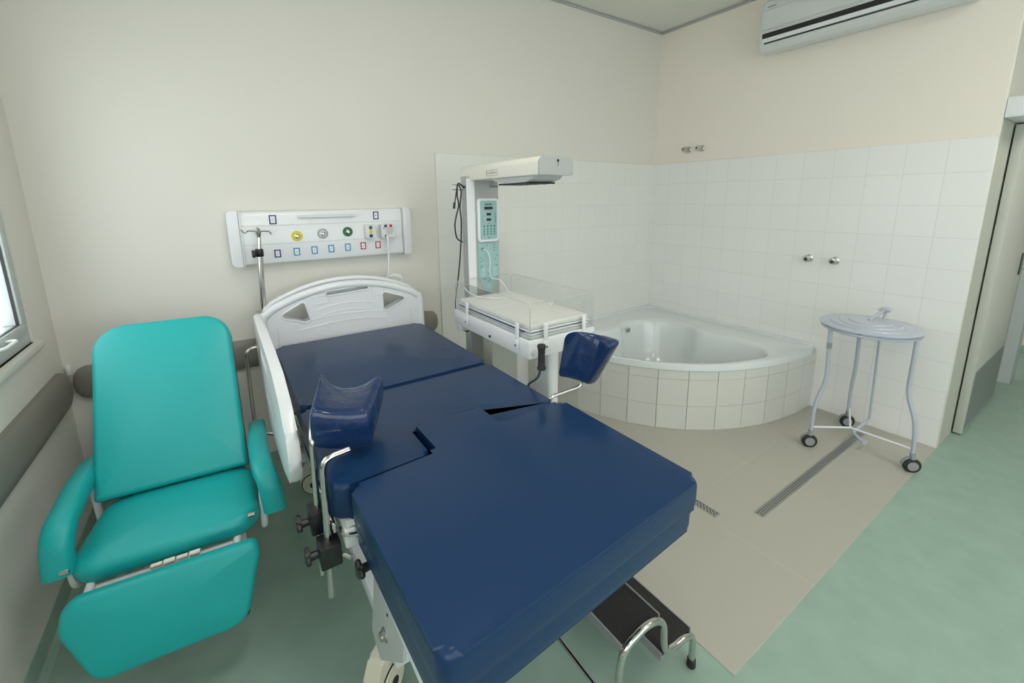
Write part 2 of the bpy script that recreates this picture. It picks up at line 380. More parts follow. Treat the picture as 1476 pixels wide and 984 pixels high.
# mattress sections
b = bm_(); prism(b, rpoly([(XA, -1.062), (XB, -1.062), (XB, -.275), (XA, -.275)], [.02, .02, .03, .03]), .665, .775, bev=.016, seg=4); hs = obj('head_mattress', b, 'navy', bed)
b = bm_(); prism(b, rpoly([(XA - .006, -1.598), (-2.992, -1.584), (-2.992, -1.428), (-2.742, -1.428), (-2.742, -1.575), (XB + .004, -1.545), (XB + .004, -1.080), (XA - .006, -1.080)], [.04, .02, .012, .012, .02, .03, .02, .02]), .665, .769, bev=.016, seg=4)
obj('seat_mattress', b, 'navy', bed)
b = bm_(); prism(b, rpoly([(-3.226, -2.165), (-2.480, -2.125), (-2.484, -1.575), (-2.752, -1.604), (-2.752, -1.440), (-2.982, -1.440), (-2.982, -1.624), (-3.238, -1.640)], [.035, .03, .03, .02, .012, .012, .02, .03]), .715, .793, bev=.018, seg=4)
fm = obj('foot_mattress', b, 'navy', bed)
b = bm_(); prism(b, rpoly([(-3.222, -2.155), (-2.486, -2.115), (-2.490, -1.59), (-3.232, -1.64)], .03), .648, .724, bev=.016, seg=4); obj('foot_mattress_base', b, 'navy', bed)
b = bm_(); lathe(b, [(0, -.001), (.004, -.001), (.009, .0015), (.016, .002), (.024, .0)], Matrix.Translation((-2.565, -.80, .7752)), 20); obj('tuft', b, 'navy', hs)
# bed decks and side rails under the mattress
b = bm_(); box(b, XA + .02, XB - .02, -1.05, -.29, .64, .664, .004, 2); box(b, XA + .02, XB - .02, -1.59, -1.08, .64, .664, .004, 2); obj('deck', b, 'white_met', bed)
b = bm_()
for x in (XA + .012, XB - .042):
    box(b, x, x + .03, -1.60, -.28, .585, .638, .006, 2)
for y in (-.30, -.95, -1.58): box(b, XA + .04, XB - .04, y, y + .03, .59, .635, .004, 2)
obj('upper_frame', b, 'white_met', bed)
b = bm_()
for x in (-3.222, -2.575): box(b, x, x + .03, -2.085, -1.66, .612, .646, .005, 2)
for y in (-2.08, -1.69): box(b, -3.19, -2.575, y, y + .03, .612, .644, .004, 2)
box(b, -3.05, -2.66, -1.66, -1.59, .606, .64, .004)
obj('foot_frame', b, 'white_met', bed)
# accessory rails of bright steel
b = bm_()
box(b, XA - .012, XA - .002, -1.57, -.62, .625, .655, .002, 1); box(b, XA - .004, XA + .012, -1.5, -1.47, .60, .63); box(b, XA - .004, XA + .012, -.8, -.77, .60, .63)
tube(b, bend([(-3.25, -1.56, .63), (-3.25, -1.60, .63), (-3.21, -1.60, .62)], .02), .007, 8)
obj('accessory_rail', b, 'chrome', bed)
# base, lifting columns and casters
b = bm_()
for x in (-3.15, -2.62): box(b, x, x + .06, -1.62, -.35, .13, .19, .008, 2)
for y in (-1.5, -.5): box(b, -3.10, -2.62, y, y + .06, .13, .185, .006, 2)
obj('base_frame', b, 'white_met', bed)
for (x, y) in ((-2.88, -.62), (-2.88, -1.3)):
    b = bm_(); box(b, x - .07, x + .07, y - .08, y + .08, .185, .42, .01, 2); box(b, x - .05, x + .05, y - .06, y + .06, .42, .6, .008, 2); obj('lifting_column', b, 'white_met', bed)
def bed_caster(x, y, first=False, rot=0):
    mx = Matrix.Translation((x, y, 0)) @ Matrix.Rotation(rot, 4, 'Z')
    b = bm_(); prism(b, rpoly([(-.062, .075), (-.05, .15), (-.02, .175), (.04, .172), (.07, .12), (.066, .07), (.03, .025), (-.035, .025)], .015), -.026, .026, axis=0, bev=.008, mx=mx)
    cs = obj('caster_housing', b, 'cream_d', bed)
    for s in (-1, 1):
        b = bm_(); lathe(b, [(.0, -.0), (.052, 0), (.060, .006), (.060, .014), (.05, .018), (0, .018)], mx @ aim((s * .012, .005, .061), (s, 0, 0)), 28); w = obj('wheel', b, 'rubber', cs)
        b = bm_(); lathe(b, [(0, 0), (.055, 0), (.052, .004), (.02, .005), (0, .005)], mx @ aim((s * .029, .005, .061), (s, 0, 0)), 28); obj('wheel_cover', b, 'cream_d', w)
        b = bm_(); lathe(b, [(0, 0), (.018, 0), (.018, .003), (0, .004)], mx @ aim((s * .0335, .005, .061), (s, 0, 0)), 20); obj('hub', b, 'black', w)
    b = bm_(); prism(b, [(-.095, .10), (-.05, .125), (-.045, .155), (-.10, .135)], -.02, .02, axis=0, bev=.004, mx=mx); obj('brake_pedal', b, 'black', cs)
    return cs
bed_caster(-3.165, -1.565, rot=2.2); bed_caster(-2.60, -1.60, rot=.6); bed_caster(-3.16, -.42, rot=1.2); bed_caster(-2.60, -.42, rot=.3)
# the grey bracket plate over the foot-left caster
b = bm_(); prism(b, rpoly([(-1.565, .26), (-1.64, .225), (-1.85, .44), (-1.90, .61), (-1.66, .61), (-1.63, .46)], .008), -3.195, -3.187, axis=0, bev=.002, seg=1)
box(b, -3.187, -3.12, -1.63, -1.57, .226, .236, .002, 1); box(b, -3.187, -3.16, -1.70, -1.66, .4, .61, .002, 1)
bp = obj('caster_bracket', b, 'grey_l', bed)
b = bm_(); lathe(b, [(0, 0), (.019, 0), (.019, .004), (.012, .007), (.012, .014), (0, .014)], aim((-3.195, -1.712, .385), (-1, 0, 0)), 12); obj('bolt', b, 'steel', bp)
b = bm_(); lathe(b, [(0, 0), (.004, 0), (.004, .002), (0, .002)], aim((-3.195, -1.75, .482), (-1, 0, 0)), 10); obj('screw', b, 'black', bp)
# headboard
def arch(x0, x1, zb, ze, zm, n=24):
    P = [(x0, zb)]
    P2 = []
    for k in range(n + 1):
        t = k / n; P2.append((x0 + (x1 - x0) * t, ze + (zm - ze) * (1 - abs(2 * t - 1) ** 2.2)))
    return [(x1, zb)] + P2[::-1] + [(x0, zb)]
def board_top(t, dz=0):   # height of the headboard along its width
    e = min(t, 1 - t); z = .955 + .115 * (1 - abs(2 * t - 1) ** 2.1)
    if e < .035: z -= (.035 - e) / .035 * .03
    return z + dz
HX0, HX1 = -3.312, -2.440
def hb_poly(x0, x1, zb, dz):
    P = [(x0, zb)]; n = 40
    top = [(x0 + (x1 - x0) * k / n, board_top(k / n, dz)) for k in range(n + 1)]
    return [(x0, zb), (x1, zb)] + top[::-1]
holes = [  # see-through cut-outs and the grip
    [(-3.235, .915), (-3.10, .985), (-3.075, .875), (-3.10, .865)],
    [(-2.685, .985), (-2.685, .875), (-2.66, .868), (-2.525, .925)],
    ]
def plate(outer, hs, y0, y1):
    """flat board with see-through openings, real thickness"""
    b = bm_(); loops = []
    for y in (y0, y1):
        ls = []; es = []
        for L in [outer] + hs:
            vs = [b.verts.new((p[0], y, p[1])) for p in L]; ls.append(vs)
            es += [b.edges.new((vs[i], vs[(i + 1) % len(vs)])) for i in range(len(vs))]
        bmesh.ops.triangle_fill(b, edges=es, use_beauty=True, use_dissolve=False); loops.append(ls)
    for A, B in zip(*loops):
        n = len(A)
        for i in range(n): b.faces.new((A[i], A[(i + 1) % n], B[(i + 1) % n], B[i]))
    return b
def cutter(polys, axis, lo, hi):
    b = bm_()
    for p in polys: prism(b, p, lo, hi, axis=axis)
    bmesh.ops.recalc_face_normals(b, faces=b.faces)
    me = bpy.data.meshes.new('cut'); b.to_mesh(me); b.free(); o = bpy.data.objects.new('cut', me); C.objects.link(o); return o
def cut(o, cu):
    bpy.context.view_layer.update()
    md = o.modifiers.new('b', 'BOOLEAN'); md.operation = 'DIFFERENCE'; md.object = cu; md.solver = 'EXACT'
    dg = bpy.context.evaluated_depsgraph_get(); me = bpy.data.meshes.new_from_object(o.evaluated_get(dg)); o.modifiers.clear(); o.data = me
    b = bmesh.new(); b.from_mesh(me)
    for f in b.faces: f.smooth = True
    for e in b.edges:
        if len(e.link_faces) == 2: e.smooth = e.calc_face_angle(0) < math.radians(38)
    b.to_mesh(me); b.free(); bpy.data.objects.remove(cu)
grip = rpoly([(-2.99, .995), (-2.76, 1.007), (-2.76, 1.034), (-2.99, 1.022)], .010)
HR = [rpoly(h, .014) for h in holes]
hb = obj('headboard', plate(hb_poly(HX0 + .006, HX1 - .006, .62, -.012), HR + [grip], -.228, -.197), 'white_pl', bed)
P = hb_poly(HX0 + .014, HX1 - .014, .64, -.024)
b = bm_(); P = P[1:] + P[:1]; tube(b, spline([(x, -.217, z) for x, z in P], 2), .022, 12); obj('edge_roll', b, 'white_pl', hb)
# rims round the triangular openings, raised outlines and the rear lip
for h in holes:
    b = bm_(); tube(b, [(x, -.2285, z) for x, z in rpoly(h, .016)], .0045, 8, closed=True); obj('opening_rim', b, 'white_pl', hb)
b = bm_(); tube(b, [(x, -.2285, z) for x, z in grip], .0045, 8, closed=True); obj('opening_rim', b, 'white_pl', hb)
for x0, x1, z0, z1 in ((-3.06, -2.98, .955, .998), (-2.745, -2.675, .965, 1.012)):
    b = bm_(); tube(b, [(x, -.2285, z) for x, z in rpoly([(x0, z0), (x1, z0 + .006), (x1, z1 + .004), (x0, z1)], .012)], .0022, 6, closed=True); obj('raised_outline', b, 'white_pl', hb)
for x0, x1, z0, z1 in ((-3.045, -2.735, .885, .925), (-3.16, -2.66, .825, .865)):
    P = []
    for k in range(13): t = k / 12; P.append((x0 + (x1 - x0) * t, z1 + .022 * (1 - (2 * t - 1) ** 2)))
    for k in range(13): t = 1 - k / 12; P.append((x0 + (x1 - x0) * t, z0 + .022 * (1 - (2 * t - 1) ** 2)))
    b = bm_(); tube(b, [(x, -.2285, z) for x, z in P], .0022, 6, closed=True); obj('raised_outline', b, 'white_pl', hb)
for x in (-3.235, -2.52):
    b = bm_(); tube(b, [(x, -.2355, .66), (x, -.2355, .86)], .0022, 6); obj('raised_outline', b, 'white_pl', hb)
b = plate(hb_poly(HX0 + .018, HX1 - .014, .66, .012), HR, -.172, -.150); obj('rear_shell', b, 'white_pl', hb)
P = hb_poly(HX0 + .03, HX1 - .026, .66, .002); P = P[1:] + P[:1]
b = bm_(); tube(b, spline([(x, -.163, z) for x, z in P], 2), .014, 10); obj('rear_edge_roll', b, 'white_pl', hb)
for x in (-3.15, -2.62):
    b = bm_(); box(b, x, x + .03, -.28, -.19, .60, .72, .004, 1); obj('headboard_bracket', b, 'white_met', bed)
# left side rail (long moulded board)
RP = [(-.345, .985), (-.60, .968), (-.95, .957), (-1.13, .945), (-1.27, .90), (-1.365, .83), (-1.385, .74), (-1.34, .665), (-1.15, .605), (-.8, .56), (-.5, .56), (-.38, .64), (-.335, .80)]
b = bm_(); prism(b, rpoly(RP[::-1], .04, 4), -3.343, -3.309, axis=0, bev=.012, seg=3); sr = obj('side_rail', b, 'white_pl', bed)
cut(sr, cutter([rpoly([(-.62, .68), (-.90, .68), (-.90, .74), (-.62, .74)], .028), rpoly([(-.62, .84), (-.90, .84), (-.90, .90), (-.62, .90)], .028)], 0, -3.5, -3.2))
for y in (-.62, -1.08):
    b = bm_(); box(b, -3.308, -3.285, y - .03, y + .03, .56, .66, .004, 1); box(b, -3.29, -3.25, y - .02, y + .02, .58, .62, .004, 1); obj('rail_arm', b, 'grey_l', bed)
# chrome push bar at the head-left corner
b = bm_(); tube(b, bend([(-3.30, -.17, .765), (-3.388, -.19, .765), (-3.392, -.19, .30), (-3.32, -.19, .28), (-3.12, -.35, .17)], .06), .0095, 10); obj('push_bar', b, 'chrome', bed)
# IV pole with hooks
b = bm_(); tube(b, [(-3.300, -.14, .62), (-3.268, -.14, 1.245)], .0135, 12); tube(b, [(-3.270, -.14, 1.23), (-3.262, -.14, 1.345)], .009, 12); ip = obj('iv_pole', b, 'chrome', bed)
b = bm_(); tube(b, bend([(-3.338, -.14, 1.365), (-3.322, -.14, 1.345), (-3.312, -.14, 1.358), (-3.215, -.14, 1.352), (-3.207, -.14, 1.335), (-3.19, -.14, 1.358)], .006), .0038, 8); tube(b, bend([(-3.263, -.085, 1.37), (-3.263, -.10, 1.35), (-3.263, -.18, 1.35), (-3.263, -.195, 1.37)], .006), .0038, 8)
lathe(b, [(.008, 0), (.013, .02), (.017, .035)], aim((-3.264, -.14, 1.32), (0, 0, 1)), 12)
obj('iv_hook', b, 'chrome', ip)
b = bm_(); lathe(b, [(.016, 0), (.019, .004), (.019, .035), (.016, .04)], aim((-3.27, -.14, 1.225), (0, 0, 1)), 16); tube(b, [(-3.28, -.15, 1.245), (-3.300, -.165, 1.245)], .009, 10); box(b, -3.305, -3.29, -.18, -.15, 1.225, 1.262, .004, 2); obj('clamp_collar', b, 'black', ip)
for q in ((-3.315, -3.275, .93), (-3.31, -3.285, .70)):
    b = bm_(); box(b, q[0], q[1], -.19, -.125, q[2], q[2] + .015, .002, 1); obj('pole_bracket', b, 'steel', ip)

# leg supports
def leg_pad(c, thick, sag, name='leg_pad', nu=6, nv=5, far=1.0):
    P00, P10, P01, P11 = [Vector(p) for p in c]; th = Vector(thick); N = (P10 - P00).cross(P01 - P00).normalized()
    if N.dot(th) > 0: N = -N
    b = bm_(); G = []
    for layer in (0, 1):
        rows = []
        for j in range(nv + 1):
            v = j / nv; row = []
            for i in range(nu + 1):
                u = i / nu; p = (P00 * (1 - u) + P10 * u) * (1 - v) + (P01 * (1 - u) + P11 * u) * v
                hornv = .15 + .85 * v ** 1.3
                s = -sag * (1 - abs(2 * u - 1) ** 2.2) * hornv + sag * .9 * max(0, abs(2 * u - 1) - .55) * hornv * 2
                if layer == 0: q = p + N * s
                else: q = p + th + N * s * .55
                # scalloped far edge: middle pulled back
                q = q - (P01 - P00) * .10 * (v ** 3) * (1 - (2 * u - 1) ** 2) * far
                row.append(b.verts.new(q))
            rows.append(row)
        G.append(rows)
    A, B = G
    for j in range(nv):
        for i in range(nu):
            b.faces.new((A[j][i], A[j][i + 1], A[j + 1][i + 1], A[j + 1][i])); b.faces.new((B[j][i], B[j + 1][i], B[j + 1][i + 1], B[j][i + 1]))
    def side(a, c):
        for k in range(len(a) - 1): b.faces.new((a[k], a[k + 1], c[k + 1], c[k]))
    side(A[0], B[0]); side(A[nv], B[nv]); side([r[0] for r in A], [r[0] for r in B]); side([r[nu] for r in A], [r[nu] for r in B])
    bmesh.ops.recalc_face_normals(b, faces=b.faces)
    o = obj(name, b, 'navy_w', None, sharp=181); md = o.modifiers.new('soft', 'SUBSURF'); md.levels = 3; md.render_levels = 3
    return o
def reparent(o, p):
    o.parent = p; o.data.transform(wmat(p).inverted()); return o
lp = reparent(leg_pad([(-3.300, -1.51, .962), (-3.134, -1.51, .906), (-3.236, -1.335, 1.0), (-3.042, -1.335, .947)], (.0, .012, -.128), .040), bed)
lp2 = reparent(leg_pad([(-2.408, -1.458, .815), (-2.335, -1.558, .795), (-2.415, -1.51, 1.025), (-2.300, -1.655, 1.005)], (.062, .004, -.004), .046), bed)
for w in (lp, lp2): pass
# left rods, clamps and knobs
def tknob(bmk, tip, d, parent, size=.02, stem=.028):
    """black three-lobed star knob with its hub"""
    b = bm_(); D = Vector(d).normalized()
    mx = aim(tip, D)
    poly = []
    for k in range(36):
        a = 2 * math.pi * k / 36; r = size * (1 + .28 * math.cos(3 * a)); poly.append((r * math.cos(a), r * math.sin(a)))
    prism(b, poly, 0, .012, bev=.004, seg=2, mx=mx)
    lathe(b, [(.006, -stem), (.010, -stem + .002), (.011, -.004), (.011, .002)], mx, 14)
    return obj('knob', b, 'black', parent)
b = bm_(); tube(b, bend([(-3.268, -1.40, .90), (-3.290, -1.49, .87), (-3.300, -1.49, .45)], .02), .0085, 12); r1 = obj('support_rod', b, 'chrome', bed)
b = bm_(); tube(b, bend([(-3.21, -1.55, .842), (-3.279, -1.56, .842), (-3.292, -1.56, .43)], .03), .0095, 12); r2 = obj('support_rod', b, 'chrome', bed)
b = bm_(); box(b, -3.318, -3.262, -1.515, -1.455, .595, .665, .004, 2); c1 = obj('rail_clamp', b, 'black', bed)
b = bm_(); box(b, -3.312, -3.258, -1.59, -1.525, .54, .605, .004, 2); c2 = obj('rail_clamp', b, 'black', bed)
b = bm_(); tube(b, [(-3.262, -1.575, .565), (-3.24, -1.60, .56)], .008, 10); obj('clamp_bolt', b, 'chrome', c2)
tknob(None, (-3.338, -1.485, .627), (-1, 0, 0), c1, .021, .024); tknob(None, (-3.333, -1.56, .577), (-1, 0, 0), c2, .021, .024)
tknob(None, (-3.244, -1.745, .64), (-1, -.1, 0), bed, .02, .024)
# right rod to the leg pad
b = bm_(); tube(b, bend([(-2.53, -1.49, .60), (-2.474, -1.505, .62), (-2.474, -1.505, .770), (-2.33, -1.52, .783), (-2.322, -1.53, .83)], .02), .0075, 10); obj('support_rod', b, 'chrome', bed)
b = bm_(); box(b, -2.497, -2.45, -1.53, -1.47, .58, .65, .004, 2); c3 = obj('rail_clamp', b, 'black', bed)
tknob(None, (-2.41, -1.50, .615), (1, 0, 0), c3, .021, .04)
# right hand grip
b = bm_(); tube(b, bend([(-2.50, -1.36, .62), (-2.476, -1.36, .64), (-2.474, -1.365, .77), (-2.470, -1.43, .822), (-2.468, -1.445, .87)], .025), .0065, 10); hg = obj('grip_rod', b, 'chrome', bed)
b = bm_(); lathe(b, [(.008, 0), (.016, .001), (.0175, .006), (.0165, .012), (.0135, .016), (.0135, .082), (.0165, .088), (.0175, .094), (.015, .100), (0, .102)], aim((-2.468, -1.445, .858), (0, 0, 1)), 16)
for k in range(6): lathe(b, [(.0135, 0), (.0145, .003), (.0135, .006)], aim((-2.468, -1.445, .878 + k * .011), (0, 0, 1)), 16)
obj('hand_grip', b, 'rubber', hg)
# drain-pan slide rod seen under the foot end
b = bm_(); tube(b, [(-2.775, -1.60, .30), (-2.785, -2.16, .30)], .007, 10); tube(b, [(-2.775, -1.60, .30), (-2.77, -1.60, .6)], .007, 10); obj('lower_rod', b, 'chrome', bed)

# =====================================================================
#                      TEAL RECLINING ARMCHAIR
# =====================================================================
CR = math.radians(-5)
ch = thing('reclining_armchair', 'turquoise vinyl hospital recliner with raised footrest, beside the bed in the left corner', 'armchair', (-3.665, -.85, 0), CR)
def cmx(x, y, z, rx=0):   # chair-local frame (x right, y back), tilt about x
    return wmat(ch) @ Matrix.Translation((x, y, z)) @ Matrix.Rotation(rx, 4, 'X')
# backrest: local outline width x height, leaning back
back = rpoly([(-.232, 0), (.222, 0), (.192, .635), (-.248, .635)], [.012, .012, .10, .10], 8)
b = bm_(); cushion(b, back, .055, cmx(0, .065, .475, math.radians(90 - 33)), .018, .014); obj('backrest', b, 'teal', ch)
b = bm_(); cushion(b, back, .012, cmx(0, .075, .469, math.radians(90 - 33)), .004, 0); obj('back_panel', b, 'black', ch)
seat = rpoly([(-.245, -.235), (.262, -.235), (.235, .115), (-.21, .115)], [.075, .085, .10, .11], 8)
b = bm_(); cushion(b, seat, .075, cmx(.0, -.015, .40, math.radians(4)), .03, .02); obj('seat', b, 'teal', ch)
foot = rpoly([(-.165, -.235), (.20, -.235), (.252, -.04), (.25, .01), (-.215, .01), (-.23, -.07)], [.06, .06, .05, .07, .11, .07], 8)
b = bm_(); cushion(b, foot, .05, cmx(0, -.305, .415, math.radians(77)), .018, .012); obj('footrest', b, 'teal', ch)
b = bm_(); cushion(b, [(x * .93, (y + .13) * .93 - .13) for x, y in foot], .012, cmx(0, -.295, .413, math.radians(77)), .004, 0); obj('footrest_panel', b, 'black', ch)
for s in (-1, 1):
    # arm: sloping pad whose front folds down
    xo = .262 * s; w0, w1 = .031, .036; prof = []
    for (y, z, tk) in ((.22, .585, .02), (.14, .60, .032), (.0, .605, .034), (-.12, .60, .034), (-.185, .595, .034), (-.225, .565, .034), (-.238, .52, .032), (-.242, .44, .028)):
        prof.append((y, z, tk))
    L = []
    for k, (y, z, tk) in enumerate(prof):
        t = k / (len(prof) - 1); wd = w0 + (w1 - w0) * min(1, t * 1.6)
        ny, nz = ((0, 1), (0, 1), (0, 1), (-.1, 1), (-.35, .93), (-.8, .6), (-.97, .2), (-1, 0))[k]
        ring = []
        for a in range(16):
            an = 2 * math.pi * a / 16; ca, sa = math.cos(an), math.sin(an)
            ca = math.copysign(abs(ca) ** .6, ca); sa = math.copysign(abs(sa) ** .6, sa)
            dx = ((-.008, -.004, .002, .012, .02, .03, .036, .042) if s > 0 else (0, 0, .004, .012, .016, .016, .012, .008))[k]
            ring.append(wmat(ch) @ Vector((xo + dx + wd * ca, y + ny * tk * sa - ny * tk, z + nz * tk * sa - nz * tk)))
        L.append(ring)
    b = bm_(); loft(b, L); ar = obj('armrest', b, 'teal', ch, sharp=60)
    b = bm_(); xs = xo * .96 + (.018 if s > 0 else 0)
    tube(b, [wmat(ch) @ Vector(p) for p in bend([(xs, .10, .57), (xs * .97, .10, .34), (xs * .97, -.17, .34), (xs, -.17, .52)], .04)], .011, 10); obj('arm_frame', b, 'white_met', ch)
    b = bm_(); lathe(b, [(0, 0), (.009, 0), (.009, .02), (0, .022)], wmat(ch) @ aim((xo * .93, -.235, .455), (-s, 0, 0)), 10); obj('arm_bolt', b, 'chrome', ar)
for sx in (-1, 1):
    for y in (.14, -.14):
        b = bm_(); tube(b, [wmat(ch) @ Vector(p) for p in ((.15 * sx, y * .9, .37), (.16 * sx, y * 1.0, .012))], .012, 10); lg = obj('leg', b, 'white_met', ch)
        b = bm_(); lathe(b, [(.017, 0), (.017, .02), (.012, .03)], wmat(ch) @ aim((.16 * sx, y * 1.0, 0), (0, 0, 1)), 12); obj('foot_cap', b, 'black', lg)
b = bm_()
for sx in (-1, 1):
    tube(b, [wmat(ch) @ Vector(p) for p in ((.19 * sx, .15, .38), (.19 * sx, -.24, .38))], .011, 10)
    tube(b, [wmat(ch) @ Vector(p) for p in bend([(.155 * sx, .02, .43), (.155 * sx, .09, .47), (.155 * sx, .22, .70)], .03)], .011, 10)
    tube(b, [wmat(ch) @ Vector(p) for p in ((.185 * sx, -.20, .40), (.185 * sx, -.285, .385), (.185 * sx, -.29, .25))], .011, 10)
tube(b, [wmat(ch) @ Vector(p) for p in ((-.19, .15, .38), (.19, .15, .38))], .011, 10)
tube(b, [wmat(ch) @ Vector(p) for p in ((-.19, -.24, .375), (.19, -.24, .375))], .011, 10)
obj('chair_frame', b, 'white_met', ch)
b = bm_()
for k in range(4): 
    x = -.035 + k * .032; tube(b, [wmat(ch) @ Vector(p) for p in ((x, -.277, .412), (x + .028, -.277, .412))], .0085 if k % 2 else .007, 10)
obj('hinge', b, 'cream', ch)

# =====================================================================
#                      INFANT WARMER
# =====================================================================
wa = thing('infant_warmer', 'white radiant baby warmer with overhead heater, aqua control panel and clear-sided tray, behind the bed', 'baby warmer', (-2.17, -.85, 0))
X0, X1, Y0, Y1 = -2.383, -1.990, -1.250, -.545
# column with chamfered right face
b = bm_(); prism(b, rpoly([(-2.272, -.53), (-2.222, -.53), (-2.068, -.53), (-2.062, -.50), (-2.09, -.44), (-2.25, -.44), (-2.275, -.47)], .006), .40, 1.625, bev=.002, seg=1); obj('column', b, 'hood', wa)
b = bm_(); box(b, -2.276, -2.226, -.536, -.528, .93, 1.612, .002, 1); obj('column_strip', b, 'white_pl', wa)
b = bm_(); prism(b, rpoly([(-2.214, 1.262), (-2.078, 1.262), (-2.078, 1.505), (-2.214, 1.505)], .016), -.545, -.53, axis=1, bev=.004); cp = obj('control_bezel', b, 'white_pl', wa)
b = bm_(); prism(b, rpoly([(-2.201, 1.275), (-2.091, 1.275), (-2.091, 1.493), (-2.201, 1.493)], .008), -.5475, -.544, axis=1); obj('keypad', b, 'aqua', cp)
b = bm_()
for x0, x1, z0, z1 in ((-2.174, -2.12, 1.443, 1.459), (-2.160, -2.132, 1.410, 1.424), (-2.160, -2.132, 1.380, 1.394)): box(b, x0, x1, -.5495, -.547, z0, z1)
obj('display', b, 'black', cp)
b = bm_(); box(b, -2.170, -2.124, -.549, -.547, 1.468, 1.477)
for k in range(4):
    x = -2.178 + k * .023
    lathe(b, [(0, 0), (.006, 0), (.006, .001), (0, .001)], aim((x, -.5475, 1.350), (0, -1, 0)), 10)
    for j in range(3): box(b, x - .004, x + .004, -.549, -.547, 1.300 + j * .014, 1.309 + j * .014)
for z in (1.37, 1.385, 1.40, 1.415): box(b, -2.105, -2.100, -.549, -.547, z, z + .008); box(b, -2.188, -2.184, -.549, -.547, z - .01, z - .004)
box(b, -2.152, -2.14, -.549, -.547, 1.283, 1.288); box(b, -2.149, -2.143, -.549, -.547, 1.362, 1.368)
obj('keypad_print', b, 'aqua_d', cp)
b = bm_(); prism(b, rpoly([(-2.165, .962), (-2.125, .962), (-2.078, 1.05), (-2.074, 1.252), (-2.212, 1.252), (-2.208, 1.05)], .012), -.534, -.5295, axis=1); lpn = obj('lower_panel', b, 'aqua', wa)
b = bm_()
for z in (1.195, 1.135): box(b, -2.210, -2.076, -.5355, -.534, z, z + .003)
box(b, -2.145, -2.141, -.5355, -.534, 1.06, 1.25)
for (x, z) in ((-2.18, 1.10), (-2.105, 1.10), (-2.18, 1.07), (-2.105, 1.065), (-2.146, 1.0)): 
    lathe(b, [(.014, 0), (.016, 0), (.016, .0014), (.014, .0014)], aim((x, -.5342, z), (0, -1, 0)), 14)
obj('panel_outline', b, 'aqua_l', lpn)
b = bm_()
for (x, z, w_) in ((-2.18, 1.225, .02), (-2.155, 1.24, .006), (-2.105, 1.24, .01), (-2.105, 1.225, .01), (-2.105, 1.21, .01), (-2.2, 1.17, .006), (-2.185, 1.16, .006), (-2.2, 1.147, .008), (-2.10, 1.16, .008), (-2.085, 1.178, .01), (-2.19, 1.12, .014), (-2.195, 1.11, .01), (-2.09, 1.12, .014), (-2.09, 1.05, .006), (-2.175, 1.045, .02), (-2.145, 1.03, .012)): box(b, x - w_ / 2, x + w_ / 2, -.5355, -.534, z - .002, z + .002)
lathe(b, [(0, 0), (.007, 0), (.007, .006), (0, .006)], aim((-2.186, -.534, 1.222), (0, -1, 0)), 12); lathe(b, [(0, 0), (.004, 0), (.004, .006), (0, .006)], aim((-2.143, -.534, 1.073), (0, -1, 0)), 12)
obj('panel_print', b, 'aqua_d', lpn)
text('maker_mark', 'Ozime', frame((-2.098, -.5312, 1.572), (1, 0, 0), (0, 0, 1), (0, -1, 0)), .022, 'green', wa, .0006)
text('maker_mark', 'A', frame((-2.108, -.5312, 1.592), (1, 0, 0), (0, 0, 1), (0, -1, 0)), .018, 'grey_m', wa, .0006)
# overhead heater: long cream hood with rounded top edges, end greyed by painted shade
hp_ = rpoly([(-2.252, 1.603), (-2.058, 1.603), (-2.058, 1.684), (-2.252, 1.684)], [.004, .004, .028, .028], 6)
b = bm_(); prism(b, hp_, -1.14, -.425, axis=1, bev=.003, seg=2); hd = obj('heater_hood', b, 'cream', wa)
b = bm_(); prism(b, [(x * 1 + 0, z) for x, z in hp_], -1.152, -1.141, axis=1, bev=.002, seg=1); he = obj('hood_end', b, 'hood', hd)
b = bm_(); lathe(b, [(0, 0), (.006, 0), (.006, .003), (0, .003)], aim((-2.150, -1.152, 1.665), (0, -1, 0)), 14); obj('end_dot', b, 'black', he)
b = bm_()
for x, z in ((-2.235, 1.612), (-2.12, 1.612), (-2.07, 1.612), (-2.15, 1.642)): lathe(b, [(0, 0), (.002, 0), (.002, .002), (0, .002)], aim((x, -1.152, z), (0, -1, 0)), 8)
tube(b, [(-2.157, -1.153, 1.648), (-2.150, -1.153, 1.656), (-2.143, -1.153, 1.648)], .0008, 6, closed=True)
obj('end_screw', b, 'grey_m', he)
b = bm_(); prism(b, [(-1.10, 1.603), (-.72, 1.603), (-.75, 1.588), (-.86, 1.575), (-1.02, 1.575), (-1.08, 1.588)], -2.235, -2.072, axis=0, bev=.003, seg=1); rf = obj('reflector', b, 'grey_l', hd)
b = bm_()
for k in range(9): box(b, -2.225 + k * .017, -2.218 + k * .017, -1.05, -.78, 1.569, 1.576)
for y in (-1.05, -.98, -.91, -.84, -.785): box(b, -2.225, -2.08, y, y + .005, 1.568, 1.575)
obj('heater_grille', b, 'black', rf)
b = bm_(); box(b, -2.2535, -2.2515, -.815, -.71, 1.617, 1.646); lb = obj('caution_label', b, 'cream', hd)
b = bm_(); 
for q in ((-.815, -.71, 1.617, 1.6185), (-.815, -.71, 1.6445, 1.646), (-.815, -.8135, 1.617, 1.646), (-.7115, -.71, 1.617, 1.646)): box(b, -2.2545, -2.2533, *q)
tube(b, [(-2.2542, -.725, 1.624), (-2.2542, -.718, 1.638), (-2.2542, -.711, 1.624)], .0012, 6, closed=True)
for k in range(11): box(b, -2.2545, -2.2533, -.805 + k * .0068, -.801 + k * .0068, 1.627, 1.633)
box(b, -2.2545, -2.2533, -.79, -.74, 1.639, 1.641)
obj('label_print', b, 'grey_m', lb)
